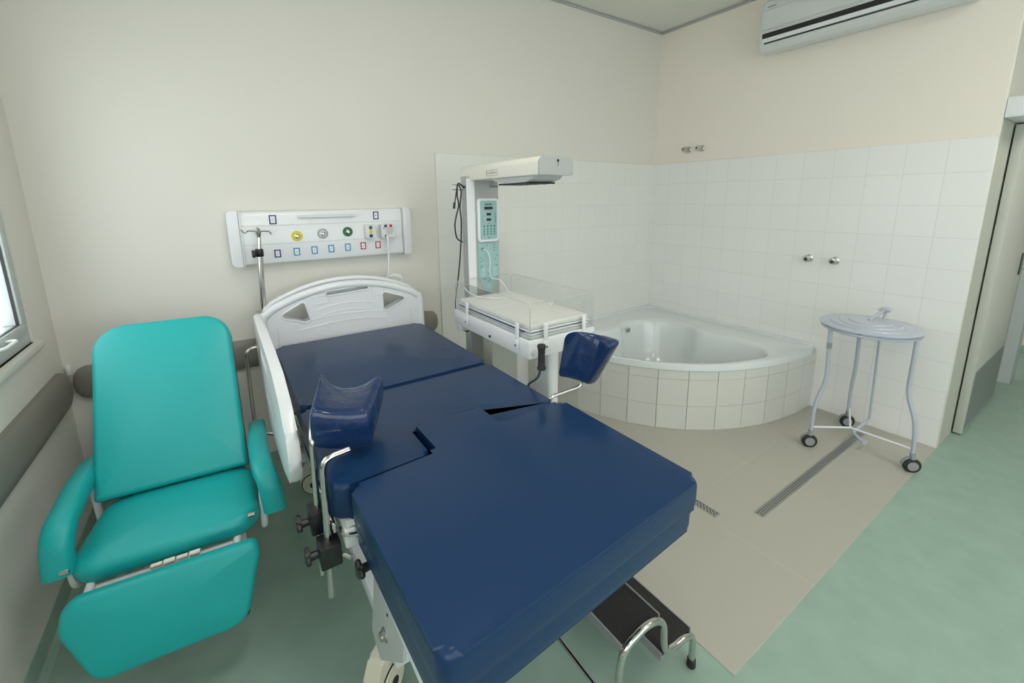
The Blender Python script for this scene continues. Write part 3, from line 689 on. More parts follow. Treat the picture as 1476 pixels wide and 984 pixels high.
# tray housing
b = bm_(); box(b, X0, X1, Y0, Y1, .815, .898, .006, 2); tr = obj('tray_housing', b, 'white_met', wa)
b = bm_(); box(b, X0 + .012, X1 - .012, Y0 + .012, Y1 - .012, .899, .912, .003, 1); obj('tray_rim', b, 'grey_l', wa)
b = bm_(); box(b, X0 + .02, X1 - .02, Y0 + .02, Y1 - .02, .9125, .922, .003, 1); obj('xray_tray', b, 'white_pl', wa)
b = bm_(); box(b, X0 + .018, X1 - .03, Y0 + .06, Y1 - .03, .9225, .9275); obj('tray_slot', b, 'navyblue', wa)
b = bm_(); box(b, X0 + .016, X1 - .016, Y0 + .018, Y1 - .018, .928, .936, .003, 1); obj('mattress_tray', b, 'white_pl', wa)
# mattress with its sheet
b = bm_(); P = rpoly([(X0 + .022, Y0 + .024), (X1 - .022, Y0 + .024), (X1 - .022, Y1 - .024), (X0 + .022, Y1 - .024)], .015)
cushion(b, [(x - (X0 + X1) / 2, y - (Y0 + Y1) / 2) for x, y in P], .024, Matrix.Translation(((X0 + X1) / 2, (Y0 + Y1) / 2, .9365)), .008, .006); obj('warmer_mattress', b, 'linen', wa)
# clear side walls
zt = 1.062
def wall_panel(name, pts, axis, lo, hi):
    b = bm_(); prism(b, rpoly(pts, [.004, .004, .03, .03] + [.01] * (len(pts) - 4), 6) if len(pts) == 4 else pts, lo, hi, axis=axis); o = obj(name, b, 'clear', wa)
    return o
def edge_line(poly, axis, c, par, r=.0014):
    b = bm_(); tube(b, [((p[0], c, p[1]) if axis == 1 else (c, p[0], p[1])) for p in poly], r, 6); obj('wall_edge', b, 'clear_e', par)
lw = wall_panel('clear_wall', [(Y0 + .006, .90), (Y1 - .01, .90), (Y1 - .01, zt), (Y0 + .006, zt)], 0, X0 + .006, X0 + .011)
edge_line(bend([(Y0 + .006, .905), (Y0 + .006, zt), (Y1 - .01, zt), (Y1 - .01, .905)][0:4] and [(Y0 + .006, .905, 0), (Y0 + .006, zt, 0), (Y1 - .01, zt, 0), (Y1 - .01, .905, 0)], .03), 0, X0 + .0085, lw)
rw = wall_panel('clear_wall', [(Y0 + .006, .90), (Y1 - .01, .90), (Y1 - .01, zt), (Y0 + .006, zt)], 0, X1 - .011, X1 - .006)
edge_line(bend([(Y0 + .006, .905, 0), (Y0 + .006, zt, 0), (Y1 - .01, zt, 0), (Y1 - .01, .905, 0)], .03), 0, X1 - .0085, rw)
def notch(cx, z, r=.018, n=8): return [(cx - r * math.cos(math.pi * k / n), z - r * .2 - r * math.sin(math.pi * k / n) * 1.5) for k in range(n + 1)]
fp = [(X0 + .014, .90)] + [(X0 + .014, zt - .02), (X0 + .03, zt)] + notch(X0 + .125, zt) + notch(X1 - .085, zt)[:0] + [(X1 - .03, zt), (X1 - .014, zt - .02), (X1 - .014, .90)]
b = bm_(); prism(b, fp, Y0 + .006, Y0 + .011, axis=1); fw = obj('clear_wall', b, 'clear', wa); edge_line([(p[0], p[1]) for p in fp], 1, Y0 + .0085, fw)
b = bm_(); tube(b, [(X1 - .075 + .014 * math.cos(a * .524), Y0 + .0085, 1.02 + .02 * math.sin(a * .524)) for a in range(12)], .0012, 6, closed=True); obj('tube_hole', b, 'clear_e', fw)
bw = wall_panel('clear_wall', [(X0 + .014, .90), (X1 - .014, .90), (X1 - .014, zt), (X0 + .014, zt)], 1, Y1 - .017, Y1 - .012); edge_line(bend([(X0 + .014, .905, 0), (X0 + .014, zt, 0), (X1 - .014, zt, 0), (X1 - .014, .905, 0)], .03), 1, Y1 - .0145, bw)
# hinge clips of the clear walls
def clip(px, py, ax):
    b = bm_()
    if ax == 0: box(b, px - .010, px, py - .010, py + .010, .86, .965, .003, 2); box(b, px - .014, px - .004, py - .016, py + .016, .845, .888, .004, 2)
    else: box(b, px - .010, px + .010, py - .010, py, .86, .965, .003, 2); box(b, px - .016, px + .016, py - .014, py - .004, .845, .888, .004, 2)
    c = obj('wall_clip', b, 'white_pl', wa)
    b = bm_(); lathe(b, [(0, 0), (.004, 0), (.004, .003), (0, .003)], aim((px - .014, py, .862) if ax == 0 else (px, py - .014, .862), (-1, 0, 0) if ax == 0 else (0, -1, 0)), 10); obj('clip_screw', b, 'black', c)
clip(X0 + .002, -.70, 0); clip(X0 + .002, -1.165, 0); clip(X0 + .09, Y0 + .002, 1); clip(X1 - .075, Y0 + .002, 1)
b = bm_(); lathe(b, [(.016, 0), (.018, .002), (.012, .004), (.006, .004), (.006, .010), (0, .011)], aim((X0 + .025, Y0, .842), (0, -1, 0)), 18); obj('release_knob', b, 'grey_l', tr)
b = bm_(); lathe(b, [(0, 0), (.006, 0), (.007, .006), (0, .008)], aim((X0, -.93, .84), (-1, 0, 0)), 12); obj('stop_button', b, 'black', tr)
b = bm_(); tube(b, [(X1 - .18, Y0 - .001, .862), (X1 - .18, Y0 - .018, .862)], .004, 8); tube(b, [(X1 - .195, Y0 - .018, .862), (X1 - .14, Y0 - .018, .868)], .0055, 8); obj('tray_lever', b, 'white_pl', tr)
b = bm_(); box(b, X1 - .028, X1 - .004, Y0 - .0035, Y0 - .0005, .825, .872); obj('round_sticker', b, 'aqua_l', tr)
b = bm_(); box(b, X0 + .0, X0 + .075, Y1 - .08, Y1 - .02, .785, .8145, .003, 1); obj('cable_box', b, 'grey_l', wa)
# pedestal and base
b = bm_(); box(b, -2.27, -2.10, -.76, -.66, .14, .815, .008, 2); obj('pedestal', b, 'wall_grey', wa)
b = bm_(); prism(b, rpoly([(-2.06, -1.0), (-1.99, -1.0), (-1.99, -.86), (-2.06, -.86)], .025), .10, .815, bev=.004); obj('pedestal_cover', b, 'white_met', wa)
b = bm_()
for x in (-2.37, -2.03): box(b, x, x + .05, -1.22, -.52, .085, .14, .008, 2)
box(b, -2.33, -2.02, -.76, -.66, .09, .14, .006, 2); box(b, -2.08, -1.99, -1.02, -.84, .09, .13, .006, 2)
obj('base', b, 'white_met', wa)
for x in (-2.345, -2.005):
    for y in (-1.17, -.57):
        b = bm_(); lathe(b, [(0, -.012), (.034, -.012), (.040, -.006), (.040, .006), (.034, .012), (0, .012)], aim((x, y, .0405), (1, 0, 0)), 20); cw = obj('caster', b, 'rubber', wa)
        b = bm_(); lathe(b, [(0, -.0135), (.026, -.0135), (.026, .0135), (0, .0135)], aim((x, y, .0405), (1, 0, 0)), 20); obj('wheel_cover', b, 'grey_l', cw)
        b = bm_(); tube(b, [(x, y, .082), (x, y, .055)], .008, 8); obj('caster_stem', b, 'steel', cw)
# cords: black mains lead hung on the side hook, white probe leads
b = bm_(); tube(b, bend([(-2.262, -.50, 1.553), (-2.345, -.50, 1.553), (-2.35, -.50, 1.575), (-2.345, -.50, 1.58), (-2.29, -.50, 1.58)], .01), .0025, 8); tube(b, [(-2.35, -.50, 1.573), (-2.345, -.50, 1.558)], .003, 6); obj('cord_hook', b, 'chrome', wa)
b = bm_()
tube(b, spline([(-2.26, -.49, 1.562), (-2.29, -.515, 1.572), (-2.318, -.515, 1.585), (-2.325, -.515, 1.52), (-2.318, -.515, 1.47), (-2.338, -.515, 1.40), (-2.345, -.515, 1.35), (-2.33, -.505, 1.29), (-2.28, -.47, 1.262)]), .0042, 8)
tube(b, spline([(-2.315, -.518, 1.58), (-2.302, -.518, 1.54), (-2.312, -.518, 1.46), (-2.305, -.515, 1.38), (-2.31, -.51, 1.25), (-2.325, -.505, 1.10), (-2.348, -.505, .97), (-2.352, -.505, .88), (-2.335, -.505, .80), (-2.30, -.52, .745), (-2.29, -.55, .765), (-2.30, -.57, .79)]), .0042, 8)
tube(b, [(-2.285, -.515, 1.568), (-2.262, -.50, 1.565)], .007, 8)
tube(b, [(-2.325, -.518, 1.575), (-2.34, -.52, 1.50), (-2.345, -.52, 1.475)], .0035, 8); tube(b, [(-2.345, -.52, 1.485), (-2.35, -.52, 1.452)], .007, 8)
obj('power_cord', b, 'black', wa)
b = bm_(); tube(b, spline([(-2.186, -.54, 1.222), (-2.165, -.56, 1.205), (-2.155, -.57, 1.15), (-2.155, -.56, 1.09), (-2.14, -.56, 1.05), (-2.09, -.57, 1.035), (-2.075, -.60, 1.0), (-2.08, -.64, .972), (-2.11, -.70, .968), (-2.20, -.72, .968), (-2.28, -.66, .975), (-2.31, -.60, .99), (-2.33, -.57, 1.02)]), .0026, 8); obj('probe_lead', b, 'white_pl', wa)

# =====================================================================
#                     CORNER BATHTUB
# =====================================================================
tub = thing('corner_bathtub', 'white corner bathtub with curved tiled front where the tiled walls meet', 'bathtub', (-.6, -.6, .003))
RZ = .455; A_ = 1.478
def front_pt(t, a=A_, n=2.42):       # t 0..1 from the right wall to the back wall
    th = t * math.pi / 2; c, s = math.cos(th), math.sin(th)
    return (-a * abs(s) ** (2 / n), -a * abs(c) ** (2 / n))
g = .012
fine = [front_pt(k / 60) for k in range(61)]
# rim outline, clockwise
def clampw(p): return (min(p[0], -g), min(p[1], -g))
outer = [clampw(p) for p in fine]
outer = outer + [(-g, -g)]
# basin outline (spline through measured points)
bas = [(-.47, -1.345), (-.62, -1.325), (-.86, -1.235), (-1.04, -1.10), (-1.20, -.93), (-1.31, -.70), (-1.335, -.50), (-1.27, -.36), (-1.10, -.31), (-.91, -.345), (-.78, -.335), (-.66, -.27), (-.50, -.27), (-.36, -.34), (-.28, -.48), (-.27, -.64), (-.345, -.78), (-.335, -.90), (-.295, -1.05), (-.32, -1.24)]
def closed_spline(P, n=4):
    P = [Vector(p) for p in P]; m = len(P); out = []
    for i in range(m):
        p0, p1, p2, p3 = P[i - 1], P[i], P[(i + 1) % m], P[(i + 2) % m]
        for k in range(n):
            t = k / n; out.append(.5 * ((2 * p1) + (p2 - p0) * t + (2 * p0 - 5 * p1 + 4 * p2 - p3) * t * t + (3 * p1 - p0 - 3 * p2 + p3) * t ** 3))
    return out
bs = closed_spline(bas, 5); cc = Vector((-.80, -.80)); N_ = 120
def resample_by_angle(poly, n=N_):
    """radial resampling of a star-shaped outline about cc, so that loops match"""
    out = []; m = len(poly); P = [Vector(p) - cc for p in poly]
    for k in range(n):
        a = 2 * math.pi * k / n; d = Vector((math.cos(a), math.sin(a))); best = None
        for i in range(m):
            p, q = P[i], P[(i + 1) % m]; e = q - p; den = d.x * e.y - d.y * e.x
            if abs(den) < 1e-12: continue
            t = (p.x * e.y - p.y * e.x) / den; u = (p.x * d.y - p.y * d.x) / den
            if t > 0 and -1e-9 <= u <= 1 + 1e-9 and (best is None or t > best): best = t
        out.append(cc + d * best)
    return out
RO = resample_by_angle(outer); RB = resample_by_angle(bs)
def L3(P, z): return [(p.x, p.y, z) for p in P]
def mixl(A, B, t): return [a.lerp(b_, t) for a, b_ in zip(A, B)]
def shr(P, k, c=cc): return [c + (p - c) * k for p in P]
LL = [L3(shr(RO, .985), RZ - .045), L3(RO, RZ - .04), L3(RO, RZ - .008), L3(shr(RO, .996), RZ - .001), L3(shr(RO, .99), RZ)]
LL += [L3(mixl(RO, RB, .5), RZ - .001), L3(mixl(RO, RB, .85), RZ - .003), L3(mixl(RO, RB, .95), RZ - .007)]
LL += [L3(RB, RZ - .016), L3(shr(RB, .985), RZ - .035), L3(shr(RB, .955), RZ - .12), L3(shr(RB, .91), RZ - .24), L3(shr(RB, .85), RZ - .345), L3(shr(RB, .78), RZ - .385), L3(shr(RB, .65), RZ - .40), L3(shr(RB, .3), RZ - .405)]
b = bm_(); loft(b, LL, cap0=False); obj('basin', b, 'acrylic', tub, sharp=50)
# raised upstand along the two walls
b = bm_(); g = .0106
prism(b, rpoly([(-A_ + .02, -g), (-A_ + .02, -.045), (-.10, -.045), (-.045, -.10), (-.045, -A_ + .03), (-g, -A_ + .03), (-g, -g)], [.002, .015, .03, .03, .015, .002, .002]), RZ - .01, RZ + .016); obj('upstand', b, 'acrylic', tub, sharp=50); g = .012
# seat step inside
b = bm_(); prism(b, rpoly([(-.43, -.80), (-.38, -1.20), (-.52, -1.27), (-.72, -1.18), (-.66, -.92)], .08), .10, .25, bev=.03, seg=4); obj('inner_seat', b, 'acrylic', tub, sharp=60)
b = bm_(); lathe(b, [(0, 0), (.028, 0), (.03, .004), (0, .006)], aim((-.88, -1.0, .055), (0, 0, 1)), 18); obj('drain', b, 'chrome', tub)
b = bm_(); lathe(b, [(0, 0), (.022, 0), (.022, .004), (0, .006)], aim((-.63, -.30, .395), (-.3, -1, .1)), 16); obj('overflow', b, 'chrome', tub)
# tiled curved front made of straight facets, one tile wide
def arc_facets(a, w=.182):
    P = [Vector(front_pt(k / 400, a)) for k in range(401)]; out = [P[0]]
    for p in P:
        if (p - out[-1]).length >= w: out.append(p)
    out.append(P[-1]); return out
FA = arc_facets(A_ - .012)
b = bm_(); poly = [tuple(clampw(p)) for p in FA] + [(-g, -g)]
inn = [tuple(clampw(p)) for p in arc_facets(A_ - .05)]
prism(b, [tuple(clampw(p)) for p in FA] + inn[::-1], .003, RZ - .042); obj('apron', b, 'grout', tub)
rows = [(.004, .168), (.1695, .350), (.3515, RZ - .043)]
for i in range(len(FA) - 1):
    p, q = FA[i], FA[i + 1]; d = (q - p); ln = d.length; d.normalize(); nn = Vector((d.y, -d.x))
    if nn.dot(p) < 0: nn = -nn
    a = p + d * .0012; c = q - d * .0012
    if ln < .02: continue
    b = bm_()
    for (z0, z1) in rows:
        pts = [a - nn * .002, c - nn * .002, c + nn * .007, a + nn * .007]
        pts = [(min(v.x, -.0105), min(v.y, -.0105)) for v in pts]
        prism(b, pts, z0, z1, bev=.0008, seg=1)
    obj('apron_tile_column', b, 'tile', tub)

# =====================================================================
#                     LINEN HAMPER TROLLEY
# =====================================================================
hx, hy = -.385, -1.865
hm = thing('hamper_stand', 'light grey round hospital hamper stand with lid and three casters against the tiled wall', 'hamper stand', (hx, hy, 0))
ZL = .758
b = bm_(); lathe(b, [(0, 0), (.225, 0), (.238, .002), (.240, .007), (.232, .010), (.19, .011), (.184, .018), (.145, .018), (.139, .025), (.10, .025), (.094, .032), (.05, .032), (0, .032)], Matrix.Translation((hx + .012, hy + .022, ZL)), 56); ld = obj('lid', b, 'trolley', hm, sharp=30)
b = bm_(); tube(b, [(hx + .012 + .222 * math.cos(a * math.pi / 24), hy + .022 + .222 * math.sin(a * math.pi / 24), ZL - .014) for a in range(48)], .0085, 8, closed=True); obj('ring', b, 'trolley', hm)
angs = (144, 27, 261.6)
for A in angs:
    a = math.radians(A); c, s = math.cos(a), math.sin(a)
    def rp(r, z): return (hx + r * c + .012 * (z / .75), hy + r * s + .022 * (z / .75), z)
    b = bm_(); tube(b, spline([rp(.218, ZL - .014), rp(.216, .62), rp(.212, .48), rp(.222, .40), rp(.252, .31), rp(.265, .22), rp(.268, .10)], 5), .0105, 12); lg = obj('leg', b, 'trolley', hm)
    if A == 144:
        b = bm_(); p = Vector(rp(.217, .64)); box(b, p.x - .012, p.x + .008, p.y - .012, p.y + .009, .625, .66, .001, 1); obj('leg_sticker', b, 'grey_m', lg)
    w = Vector(rp(.272, .045)); w.x -= .0; ro = math.radians(A - 90 + 25)
    D = Vector((-.75, -.66, 0))
    b = bm_(); lathe(b, [(0, -.014), (.034, -.014), (.041, -.008), (.0415, .006), (.036, .010), (0, .010)], aim((w.x, w.y, .0418), D), 28); cw = obj('caster', b, 'rubber', hm)
    b = bm_(); lathe(b, [(.0, .009), (.024, .010), (.026, .013), (0, .0145)], aim((w.x, w.y, .0418), D), 24); obj('wheel_cover', b, 'grey_m', cw)
    b = bm_(); mxx = aim((w.x, w.y, .0418), D)
    L = []
    for k in range(13):
        an = math.radians(-20 + 200 * k / 12); L.append(an)
    mz = Matrix.Translation((w.x, w.y, .0418)) @ Matrix.Rotation(math.atan2(D.y, D.x), 4, 'Z')
    hood = [(.046 * math.cos(t), .046 * math.sin(t)) for t in L]
    prism(b, hood + [(.034 * math.cos(t), .034 * math.sin(t)) for t in L[::-1]], -.020, -.002, axis=0, bev=.002, seg=1, mx=mz); tube(b, [(w.x, w.y, .08), rp(.268, .115)], .013, 10)
    obj('caster_hood', b, 'grey_m', cw)
b = bm_()
ctr = (hx - .02, hy + .03, .125)
for A in angs:
    a = math.radians(A); tube(b, [ctr, (hx + .262 * math.cos(a), hy + .262 * math.sin(a), .135)], .0058, 8)
obj('brace', b, 'white_pl', hm)
b = bm_(); tube(b, [(-.20, -1.85, ZL - .01), (-.155, -1.855, .10)], .007, 10); pr = obj('pedal_rod', b, 'trolley', hm)
b = bm_(); tube(b, bend([(-.155, -1.855, .105), (-.30, -1.84, .085), (-.345, -1.835, .075)], .03), .010, 10); tube(b, [(-.345, -1.835, .075), (-.375, -1.895, .05)], .0085, 8); box(b, -.40, -.34, -1.915, -1.895, .045, .055, .003, 1)
obj('pedal', b, 'trolley', pr)
b = bm_(); tube(b, [(hx + .012, hy + .03, ZL + .033), (-.17, -1.85, ZL + .068)], .0075, 10); tube(b, [(hx + .05, hy + .036, ZL + .034), (-.165, -1.84, ZL + .072)], .004, 8)
box(b, -.185, -.135, -1.875, -1.825, ZL + .055, ZL + .078, .004, 1); tube(b, [(-.16, -1.85, ZL + .06), (-.175, -1.85, ZL + .0)], .008, 8); tube(b, [(-.2, -1.88, ZL + .07), (-.2, -1.82, ZL + .07)], .004, 8)
obj('lid_hinge', b, 'trolley', hm)

# =====================================================================
#                     STEP STOOL
# =====================================================================
st = thing('step_stool', 'two-level step stool with black treads and chrome tube frame at the bed foot', 'step stool', (-2.49, -1.88, 0))
def side_pts(y):
    return [(-2.672, y, .008), (-2.668, y, .27), (-2.60, y + .0, .318), (-2.53, y, .312), (-2.487, y, .27), (-2.478, y, .20), (-2.462, y, .163), (-2.42, y, .150), (-2.36, y, .142), (-2.325, y, .11), (-2.320, y, .008)]
for y in (-2.05, -1.66):
    b = bm_(); tube(b, spline(side_pts(y), 5), .0105, 12); sf = obj('side_frame', b, 'chrome', st)
    for x in (-2.672, -2.320):
        b = bm_(); lathe(b, [(.014, 0), (.0145, .003), (.0135, .028), (.011, .03)], aim((x, y, .001), (0, 0, 1)), 14); obj('rubber_foot', b, 'black', sf)
b = bm_(); box(b, -2.478, -2.335, -2.045, -1.67, .142, .156, .003, 1); lt = obj('lower_tread', b, 'tread', st)
b = bm_(); box(b, -2.660, -2.505, -2.045, -1.67, .300, .314, .003, 1); ut = obj('upper_tread', b, 'tread', st)
b = bm_(); box(b, -2.482, -2.478, -2.045, -1.67, .128, .158); box(b, -2.335, -2.331, -2.045, -1.67, .128, .154); obj('tread_edge', b, 'grey_m', lt)
b = bm_(); box(b, -2.664, -2.660, -2.045, -1.67, .286, .316); box(b, -2.505, -2.501, -2.045, -1.67, .286, .316); obj('tread_edge', b, 'grey_m', ut)

# =====================================================================
#                     WALL-MOUNTED GAS / SOCKET PANEL
# =====================================================================
gp = thing('bedhead_panel', 'long white medical service panel on the wall above the bed', 'medical wall panel', (-2.91, -.03, 1.31))
PX0, PX1, PZ0, PZ1 = -3.392, -2.428, 1.172, 1.452
b = bm_(); prism(b, [(-.002, PZ0), (-.060, PZ0 + .006), (-.066, PZ0 + .02), (-.066, PZ1 - .02), (-.055, PZ1 - .004), (-.002, PZ1)], PX0 + .05, PX1 - .05, axis=0, bev=.002, seg=1); obj('body', b, 'white_pl', gp)
for s, xa, xb_ in ((-1, PX0, PX0 + .049), (1, PX1 - .049, PX1)):
    pl_ = rpoly([(xa, PZ0 - .004), (xb_, PZ0 - .004), (xb_, PZ1 + .004), (xa, PZ1 + .004)], [.045, .003, .003, .045] if s < 0 else [.003, .045, .045, .003], 8)
    b = bm_(); prism(b, pl_, -.070, -.002, axis=1, bev=.0028, seg=3); ec = obj('end_cap', b, 'white_pl', gp)
    b = bm_(); xx = xb_ + .003 if s < 0 else xa - .009; box(b, xx, xx + .006, -.074, -.06, PZ0 - .002, PZ1 + .002, .002, 1); obj('cap_strip', b, 'grey_l' if s > 0 else 'white_pl', ec)
b = bm_()
for z in (1.376, 1.278): box(b, PX0 + .055, PX1 - .055, -.0672, -.066, z, z + .0022)
obj('groove', b, 'grey_l', gp)
b = bm_(); prism(b, rpoly([(-3.065, 1.412), (-2.765, 1.412), (-2.765, 1.428), (-3.065, 1.428)], .004), -.080, -.066, axis=1, bev=.003); obj('light_slot', b, 'sock', gp)
def socket(x, z, m, w=.026, h=.036, t=.006, dot=False):
    b = bm_()
    for q in ((x - w / 2, x + w / 2, z - h / 2, z - h / 2 + t), (x - w / 2, x + w / 2, z + h / 2 - t, z + h / 2), (x - w / 2, x - w / 2 + t, z - h / 2 + t, z + h / 2 - t), (x + w / 2 - t, x + w / 2, z - h / 2 + t, z + h / 2 - t)):
        box(b, q[0], q[1], -.0685, -.0655, q[2], q[3])
    o = obj('socket_frame', b, m, gp)
    b = bm_(); box(b, x - w / 2 + t, x + w / 2 - t, -.068, -.0655, z - h / 2 + t, z + h / 2 - t); obj('socket_plate', b, 'white_pl', o)
    b = bm_()
    if dot: lathe(b, [(0, 0), (.0035, 0), (.0035, .001), (0, .001)], aim((x, -.068, z), (0, -1, 0)), 10)
    else: box(b, x - .0025, x + .0025, -.0688, -.0678, z - .008, z + .008)
    obj('socket_slot', b, 'black' if dot else 'grey_l', o)
socket(-3.186, 1.407, 'navyblue', .034, .048, .006); socket(-2.641, 1.413, 'navyblue', .032, .046, .006, True)
for x, z, m in ((-3.181, 1.227, 'navyblue'), (-3.087, 1.230, 'blue'), (-2.997, 1.232, 'blue'), (-2.908, 1.234, 'blue'), (-2.816, 1.236, 'blue'), (-2.728, 1.238, 'red'), (-2.640, 1.238, 'red')): socket(x, z, m, .031, .042)
for x, z, m in ((-3.078, 1.315, 'yellow'), (-2.946, 1.321, 'grey_m'), (-2.810, 1.325, 'green')):
    b = bm_(); lathe(b, [(0, 0), (.0275, 0), (.0275, .003), (.025, .005), (0, .005)], aim((x, -.066, z), (0, -1, 0)), 28); go = obj('gas_outlet', b, m, gp)
    if m == 'grey_m':
        b = bm_(); lathe(b, [(0, 0), (.022, 0), (.022, .001), (0, .001)], aim((x, -.071, z), (0, -1, 0)), 28); obj('outlet_face', b, 'grey_l', go)
    b = bm_(); lathe(b, [(.012, 0), (.012, .004), (.008, .006), (.008, .018), (.005, .02), (.005, .014), (0, .014)], aim((x, -.071, z), (0, -1, 0)), 18); obj('nozzle', b, 'chrome', go)
b = bm_(); prism(b, rpoly([(-2.716, 1.282), (-2.660, 1.282), (-2.660, 1.362), (-2.716, 1.362)], .004), -.105, -.066, axis=1, bev=.004); mb = obj('switch_box', b, 'sock', gp)
for z, m in ((1.345, 'green'), (1.322, 'yellow'), (1.297, 'blue')):
    b = bm_(); lathe(b, [(0, 0), (.0105, 0), (.0105, .002), (0, .003)], aim((-2.688, -.105, z), (0, -1, 0)), 18); obj('round_button', b, m if m != 'blue' else 'navyblue', mb)
b = bm_(); prism(b, rpoly([(-2.628, 1.282), (-2.540, 1.282), (-2.540, 1.362), (-2.628, 1.362)], .004), -.118, -.066, axis=1, bev=.005); cb = obj('call_box', b, 'sock', gp)
b = bm_(); lathe(b, [(0, 0), (.024, 0), (.024, .0015), (0, .0015)], aim((-2.580, -.118, 1.324), (0, -1, 0)), 24); obj('speaker_disc', b, 'grey_l', cb)
for x, z, m, r in ((-2.603, 1.351, 'black', .009), (-2.572, 1.351, 'red', .009), (-2.603, 1.293, 'black', .008), (-2.614, 1.338, 'black', .0035), (-2.553, 1.341, 'grey_m', .0025)):
    b = bm_(); lathe(b, [(0, 0), (r, 0), (r, .002), (0, .003)], aim((x, -.118, z), (0, -1, 0)), 14); obj('call_button' if r > .005 else 'small_mark', b, m, cb)
b = bm_(); tube(b, spline([(-2.603, -.124, 1.295), (-2.598, -.132, 1.27), (-2.598, -.125, 1.15), (-2.600, -.115, 1.08), (-2.605, -.11, 1.045)], 5), .0055, 8)
tube(b, spline([(-2.605, -.11, 1.045), (-2.63, -.11, 1.03), (-2.642, -.12, 1.012)]), .004, 8)
for k in range(3): tube(b, spline([(-2.602, -.11, 1.045), (-2.57, -.11 - .006 * k, 1.055 - .004 * k), (-2.53, -.11, 1.045 - .008 * k), (-2.52, -.11, 1.01), (-2.55, -.11, 1.0), (-2.575, -.11, 1.025)]), .0045, 8)
obj('call_cord', b, 'white_pl', cb)

# =====================================================================
#                  WALL BUMPERS, SOCKET, AIR CONDITIONER, VALVES, DRAINS
# =====================================================================
def bumper_prof(s=1): return [(0, .0), (.018, .0), (.030, .018), (.036, .05), (.036, .105), (.030, .137), (.018, .155), (0, .155)]
def bumper_back():
    b = bm_(); z0 = .61; ends = []
    L = []
    for (x, k, zc_) in ((-4.066, .12, .5), (-4.060, .55, .5), (-4.045, .85, .5), (-4.02, 1, .5), (-2.34, 1, .5), (-2.28, .88, .5), (-2.258, .6, .5), (-2.250, .15, .5)):
        L.append([(x, -p * (k ** .3) - .001, z0 + .0775 + (q - .0775) * k) for p, q in bumper_prof()])
    loft(b, L); return b
o = obj('bumper_rail', bumper_back(), 'bumper', sharp=50); rebase(o, (-3.16, 0, .61)); tag(o, 'grey wall bumper rail behind the bed and the turquoise armchair', 'wall bumper')
b = bm_(); L = []
for (y, k) in ((-.055, .12), (-.062, .55), (-.085, .85), (-.12, 1), (-3.9, 1), (-3.93, .8), (-3.95, .3)):
    L.append([(XL + p * (k ** .3) + .001, y, .61 + .085 + (q * 1.1 - .085) * k) for p, q in bumper_prof()])
loft(b, L); o = obj('bumper_rail', b, 'bumper', sharp=50); rebase(o, (XL, -2, .61)); tag(o, 'grey wall bumper rail under the window on the left wall', 'wall bumper')
b = bm_(); box(b, -4.078, -4.062, -.022, -.001, .735, .785, .003, 2); o = obj('cable_outlet', b, 'white_pl'); rebase(o, (-4.07, -.001, .735)); tag(o, 'tiny white plastic outlet low in the left wall corner', 'outlet')

ac = thing('air_conditioner', 'white split air conditioner high on the right wall', 'air conditioner', (-.1, -1.42, 2.47))
ya, yb = -1.98, -.962
pf = [(-.001, 2.80), (-.15, 2.80), (-.195, 2.765), (-.204, 2.72), (-.206, 2.58), (-.203, 2.54), (-.19, 2.492), (-.165, 2.468), (-.12, 2.462), (-.001, 2.49)]
b = bm_(); prism(b, rpoly(pf, [.002, .02, .02, .02, .02, .02, .02, .02, .02, .002], 3), ya, yb, axis=1, bev=.006, seg=3); bd = obj('body', b, 'grey_l', ac)
M['ac'] = mat('air_conditioner_plastic', (.66, .68, .67), .35); bd.data.materials[0] = M['ac']
b = bm_(); box(b, -.2095, -.200, ya + .012, yb - .012, 2.60, 2.715, .002, 1); obj('front_panel', b, M['ac'], ac)
b = bm_(); prism(b, [(-.2075, 2.722), (-.199, 2.722), (-.188, 2.77), (-.196, 2.775)], ya + .012, yb - .012, axis=1); obj('top_panel', b, M['ac'], ac)
b = bm_(); box(b, -.2105, -.200, ya + .012, yb - .012, 2.588, 2.596, .002, 1); obj('panel_strip', b, M['ac'], ac)
b = bm_(); prism(b, [(-.2085, 2.577), (-.198, 2.577), (-.198, 2.547), (-.2065, 2.547)], ya + .03, yb - .018, axis=1); obj('air_slot', b, 'black', ac)
b = bm_(); prism(b, [(-.2060, 2.545), (-.198, 2.545), (-.192, 2.522), (-.2035, 2.522)], ya + .03, yb - .022, axis=1); lv = obj('louver', b, 'white_pl', ac)
b = bm_(); prism(b, [(-.2035, 2.519), (-.19, 2.519), (-.19, 2.512), (-.2015, 2.512)], ya + .03, yb - .032, axis=1); obj('lower_slot', b, 'black', ac)
b = bm_(); prism(b, [(-.2055, 2.733), (-.2030, 2.742), (-.2045, 2.742), (-.2070, 2.733)], -1.052, -.998, axis=1); obj('maker_mark', b, 'grey_m', ac)

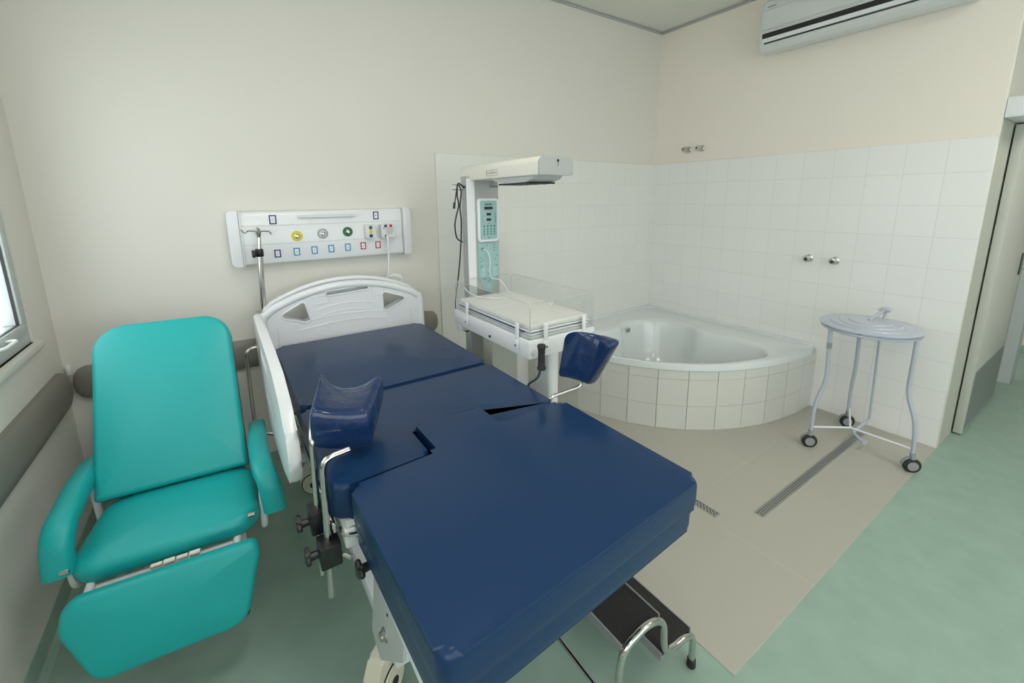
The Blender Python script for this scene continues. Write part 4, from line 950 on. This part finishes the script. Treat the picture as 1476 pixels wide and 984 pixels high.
def valve(y, z, lab, d=(-1, -.25, 0), tall=1.0):
    v = thing('wall_valve', lab, 'valve', (-.011, y, z))
    b = bm_(); lathe(b, [(0, 0), (.026, 0), (.026, .004), (.018, .010), (0, .010)], aim((-.0105 if z < 1.5 else -.0005, y, z), (-1, 0, 0)), 24); obj('flange', b, 'chrome', v)
    b = bm_(); x0 = -.018 if z < 1.5 else -.008
    lathe(b, [(0, 0), (.012, 0), (.012, .018 * tall), (.020, .022 * tall), (.023, .036 * tall), (.018, .045 * tall), (0, .047 * tall)], aim((x0, y, z), (-1, 0, 0)), 20); kb = obj('valve_handle', b, 'chrome', v)
    b = bm_(); lathe(b, [(0, 0), (.007, 0), (.007, .002), (0, .002)], aim((x0 - .047 * tall, y, z), (-1, 0, 0)), 12); obj('centre_dot', b, 'black', kb)
valve(-1.352, 1.072, 'chrome wall valve above the bathtub end, left of the pair'); valve(-1.508, 1.070, 'chrome wall valve right of the lower pair, above the hamper stand')
valve(-.335, 1.897, 'small chrome shut-off valve high on the wall, nearer the corner', tall=1.5); valve(-.460, 1.897, 'small chrome shut-off valve high on the wall, farther from the corner', tall=1.5)

def drain(name, lab, x0, x1, y0, y1):
    t = thing(name, lab, 'floor drain', ((x0 + x1) / 2, (y0 + y1) / 2, .003))
    b = bm_(); lx = (x1 - x0) > (y1 - y0)
    fr = .004
    for q in ((x0, x1, y0, y0 + fr), (x0, x1, y1 - fr, y1), (x0, x0 + fr, y0 + fr, y1 - fr), (x1 - fr, x1, y0 + fr, y1 - fr)): box(b, *q, .003, .0055)
    obj('drain_frame', b, 'steel', t)
    b = bm_(); box(b, x0 + fr, x1 - fr, y0 + fr, y1 - fr, .003, .0042); gr = obj('grating', b, 'steel', t)
    b = bm_(); n = int(max(x1 - x0, y1 - y0) / .017)
    for k in range(n):
        for r_ in (-1, 0, 1):
            if lx: cx, cy = x0 + .012 + k * .017 + (r_ == 0) * .008, (y0 + y1) / 2 + r_ * .0105
            else: cx, cy = (x0 + x1) / 2 + r_ * .0105, y0 + .012 + k * .017 + (r_ == 0) * .008
            if (cx > x1 - .01) or (cy > y1 - .006): continue
            box(b, cx - .004, cx + .004, cy - .003, cy + .003, .0042, .0046)
    obj('drain_holes', b, 'black', gr)
drain('floor_drain', 'long steel linear floor drain in front of the bathtub by the hamper stand', -1.445, -.15, -1.850, -1.806)
drain('floor_drain', 'short end of a steel floor drain past the bed foot corner', -1.632, -1.588, -1.72, -1.0)
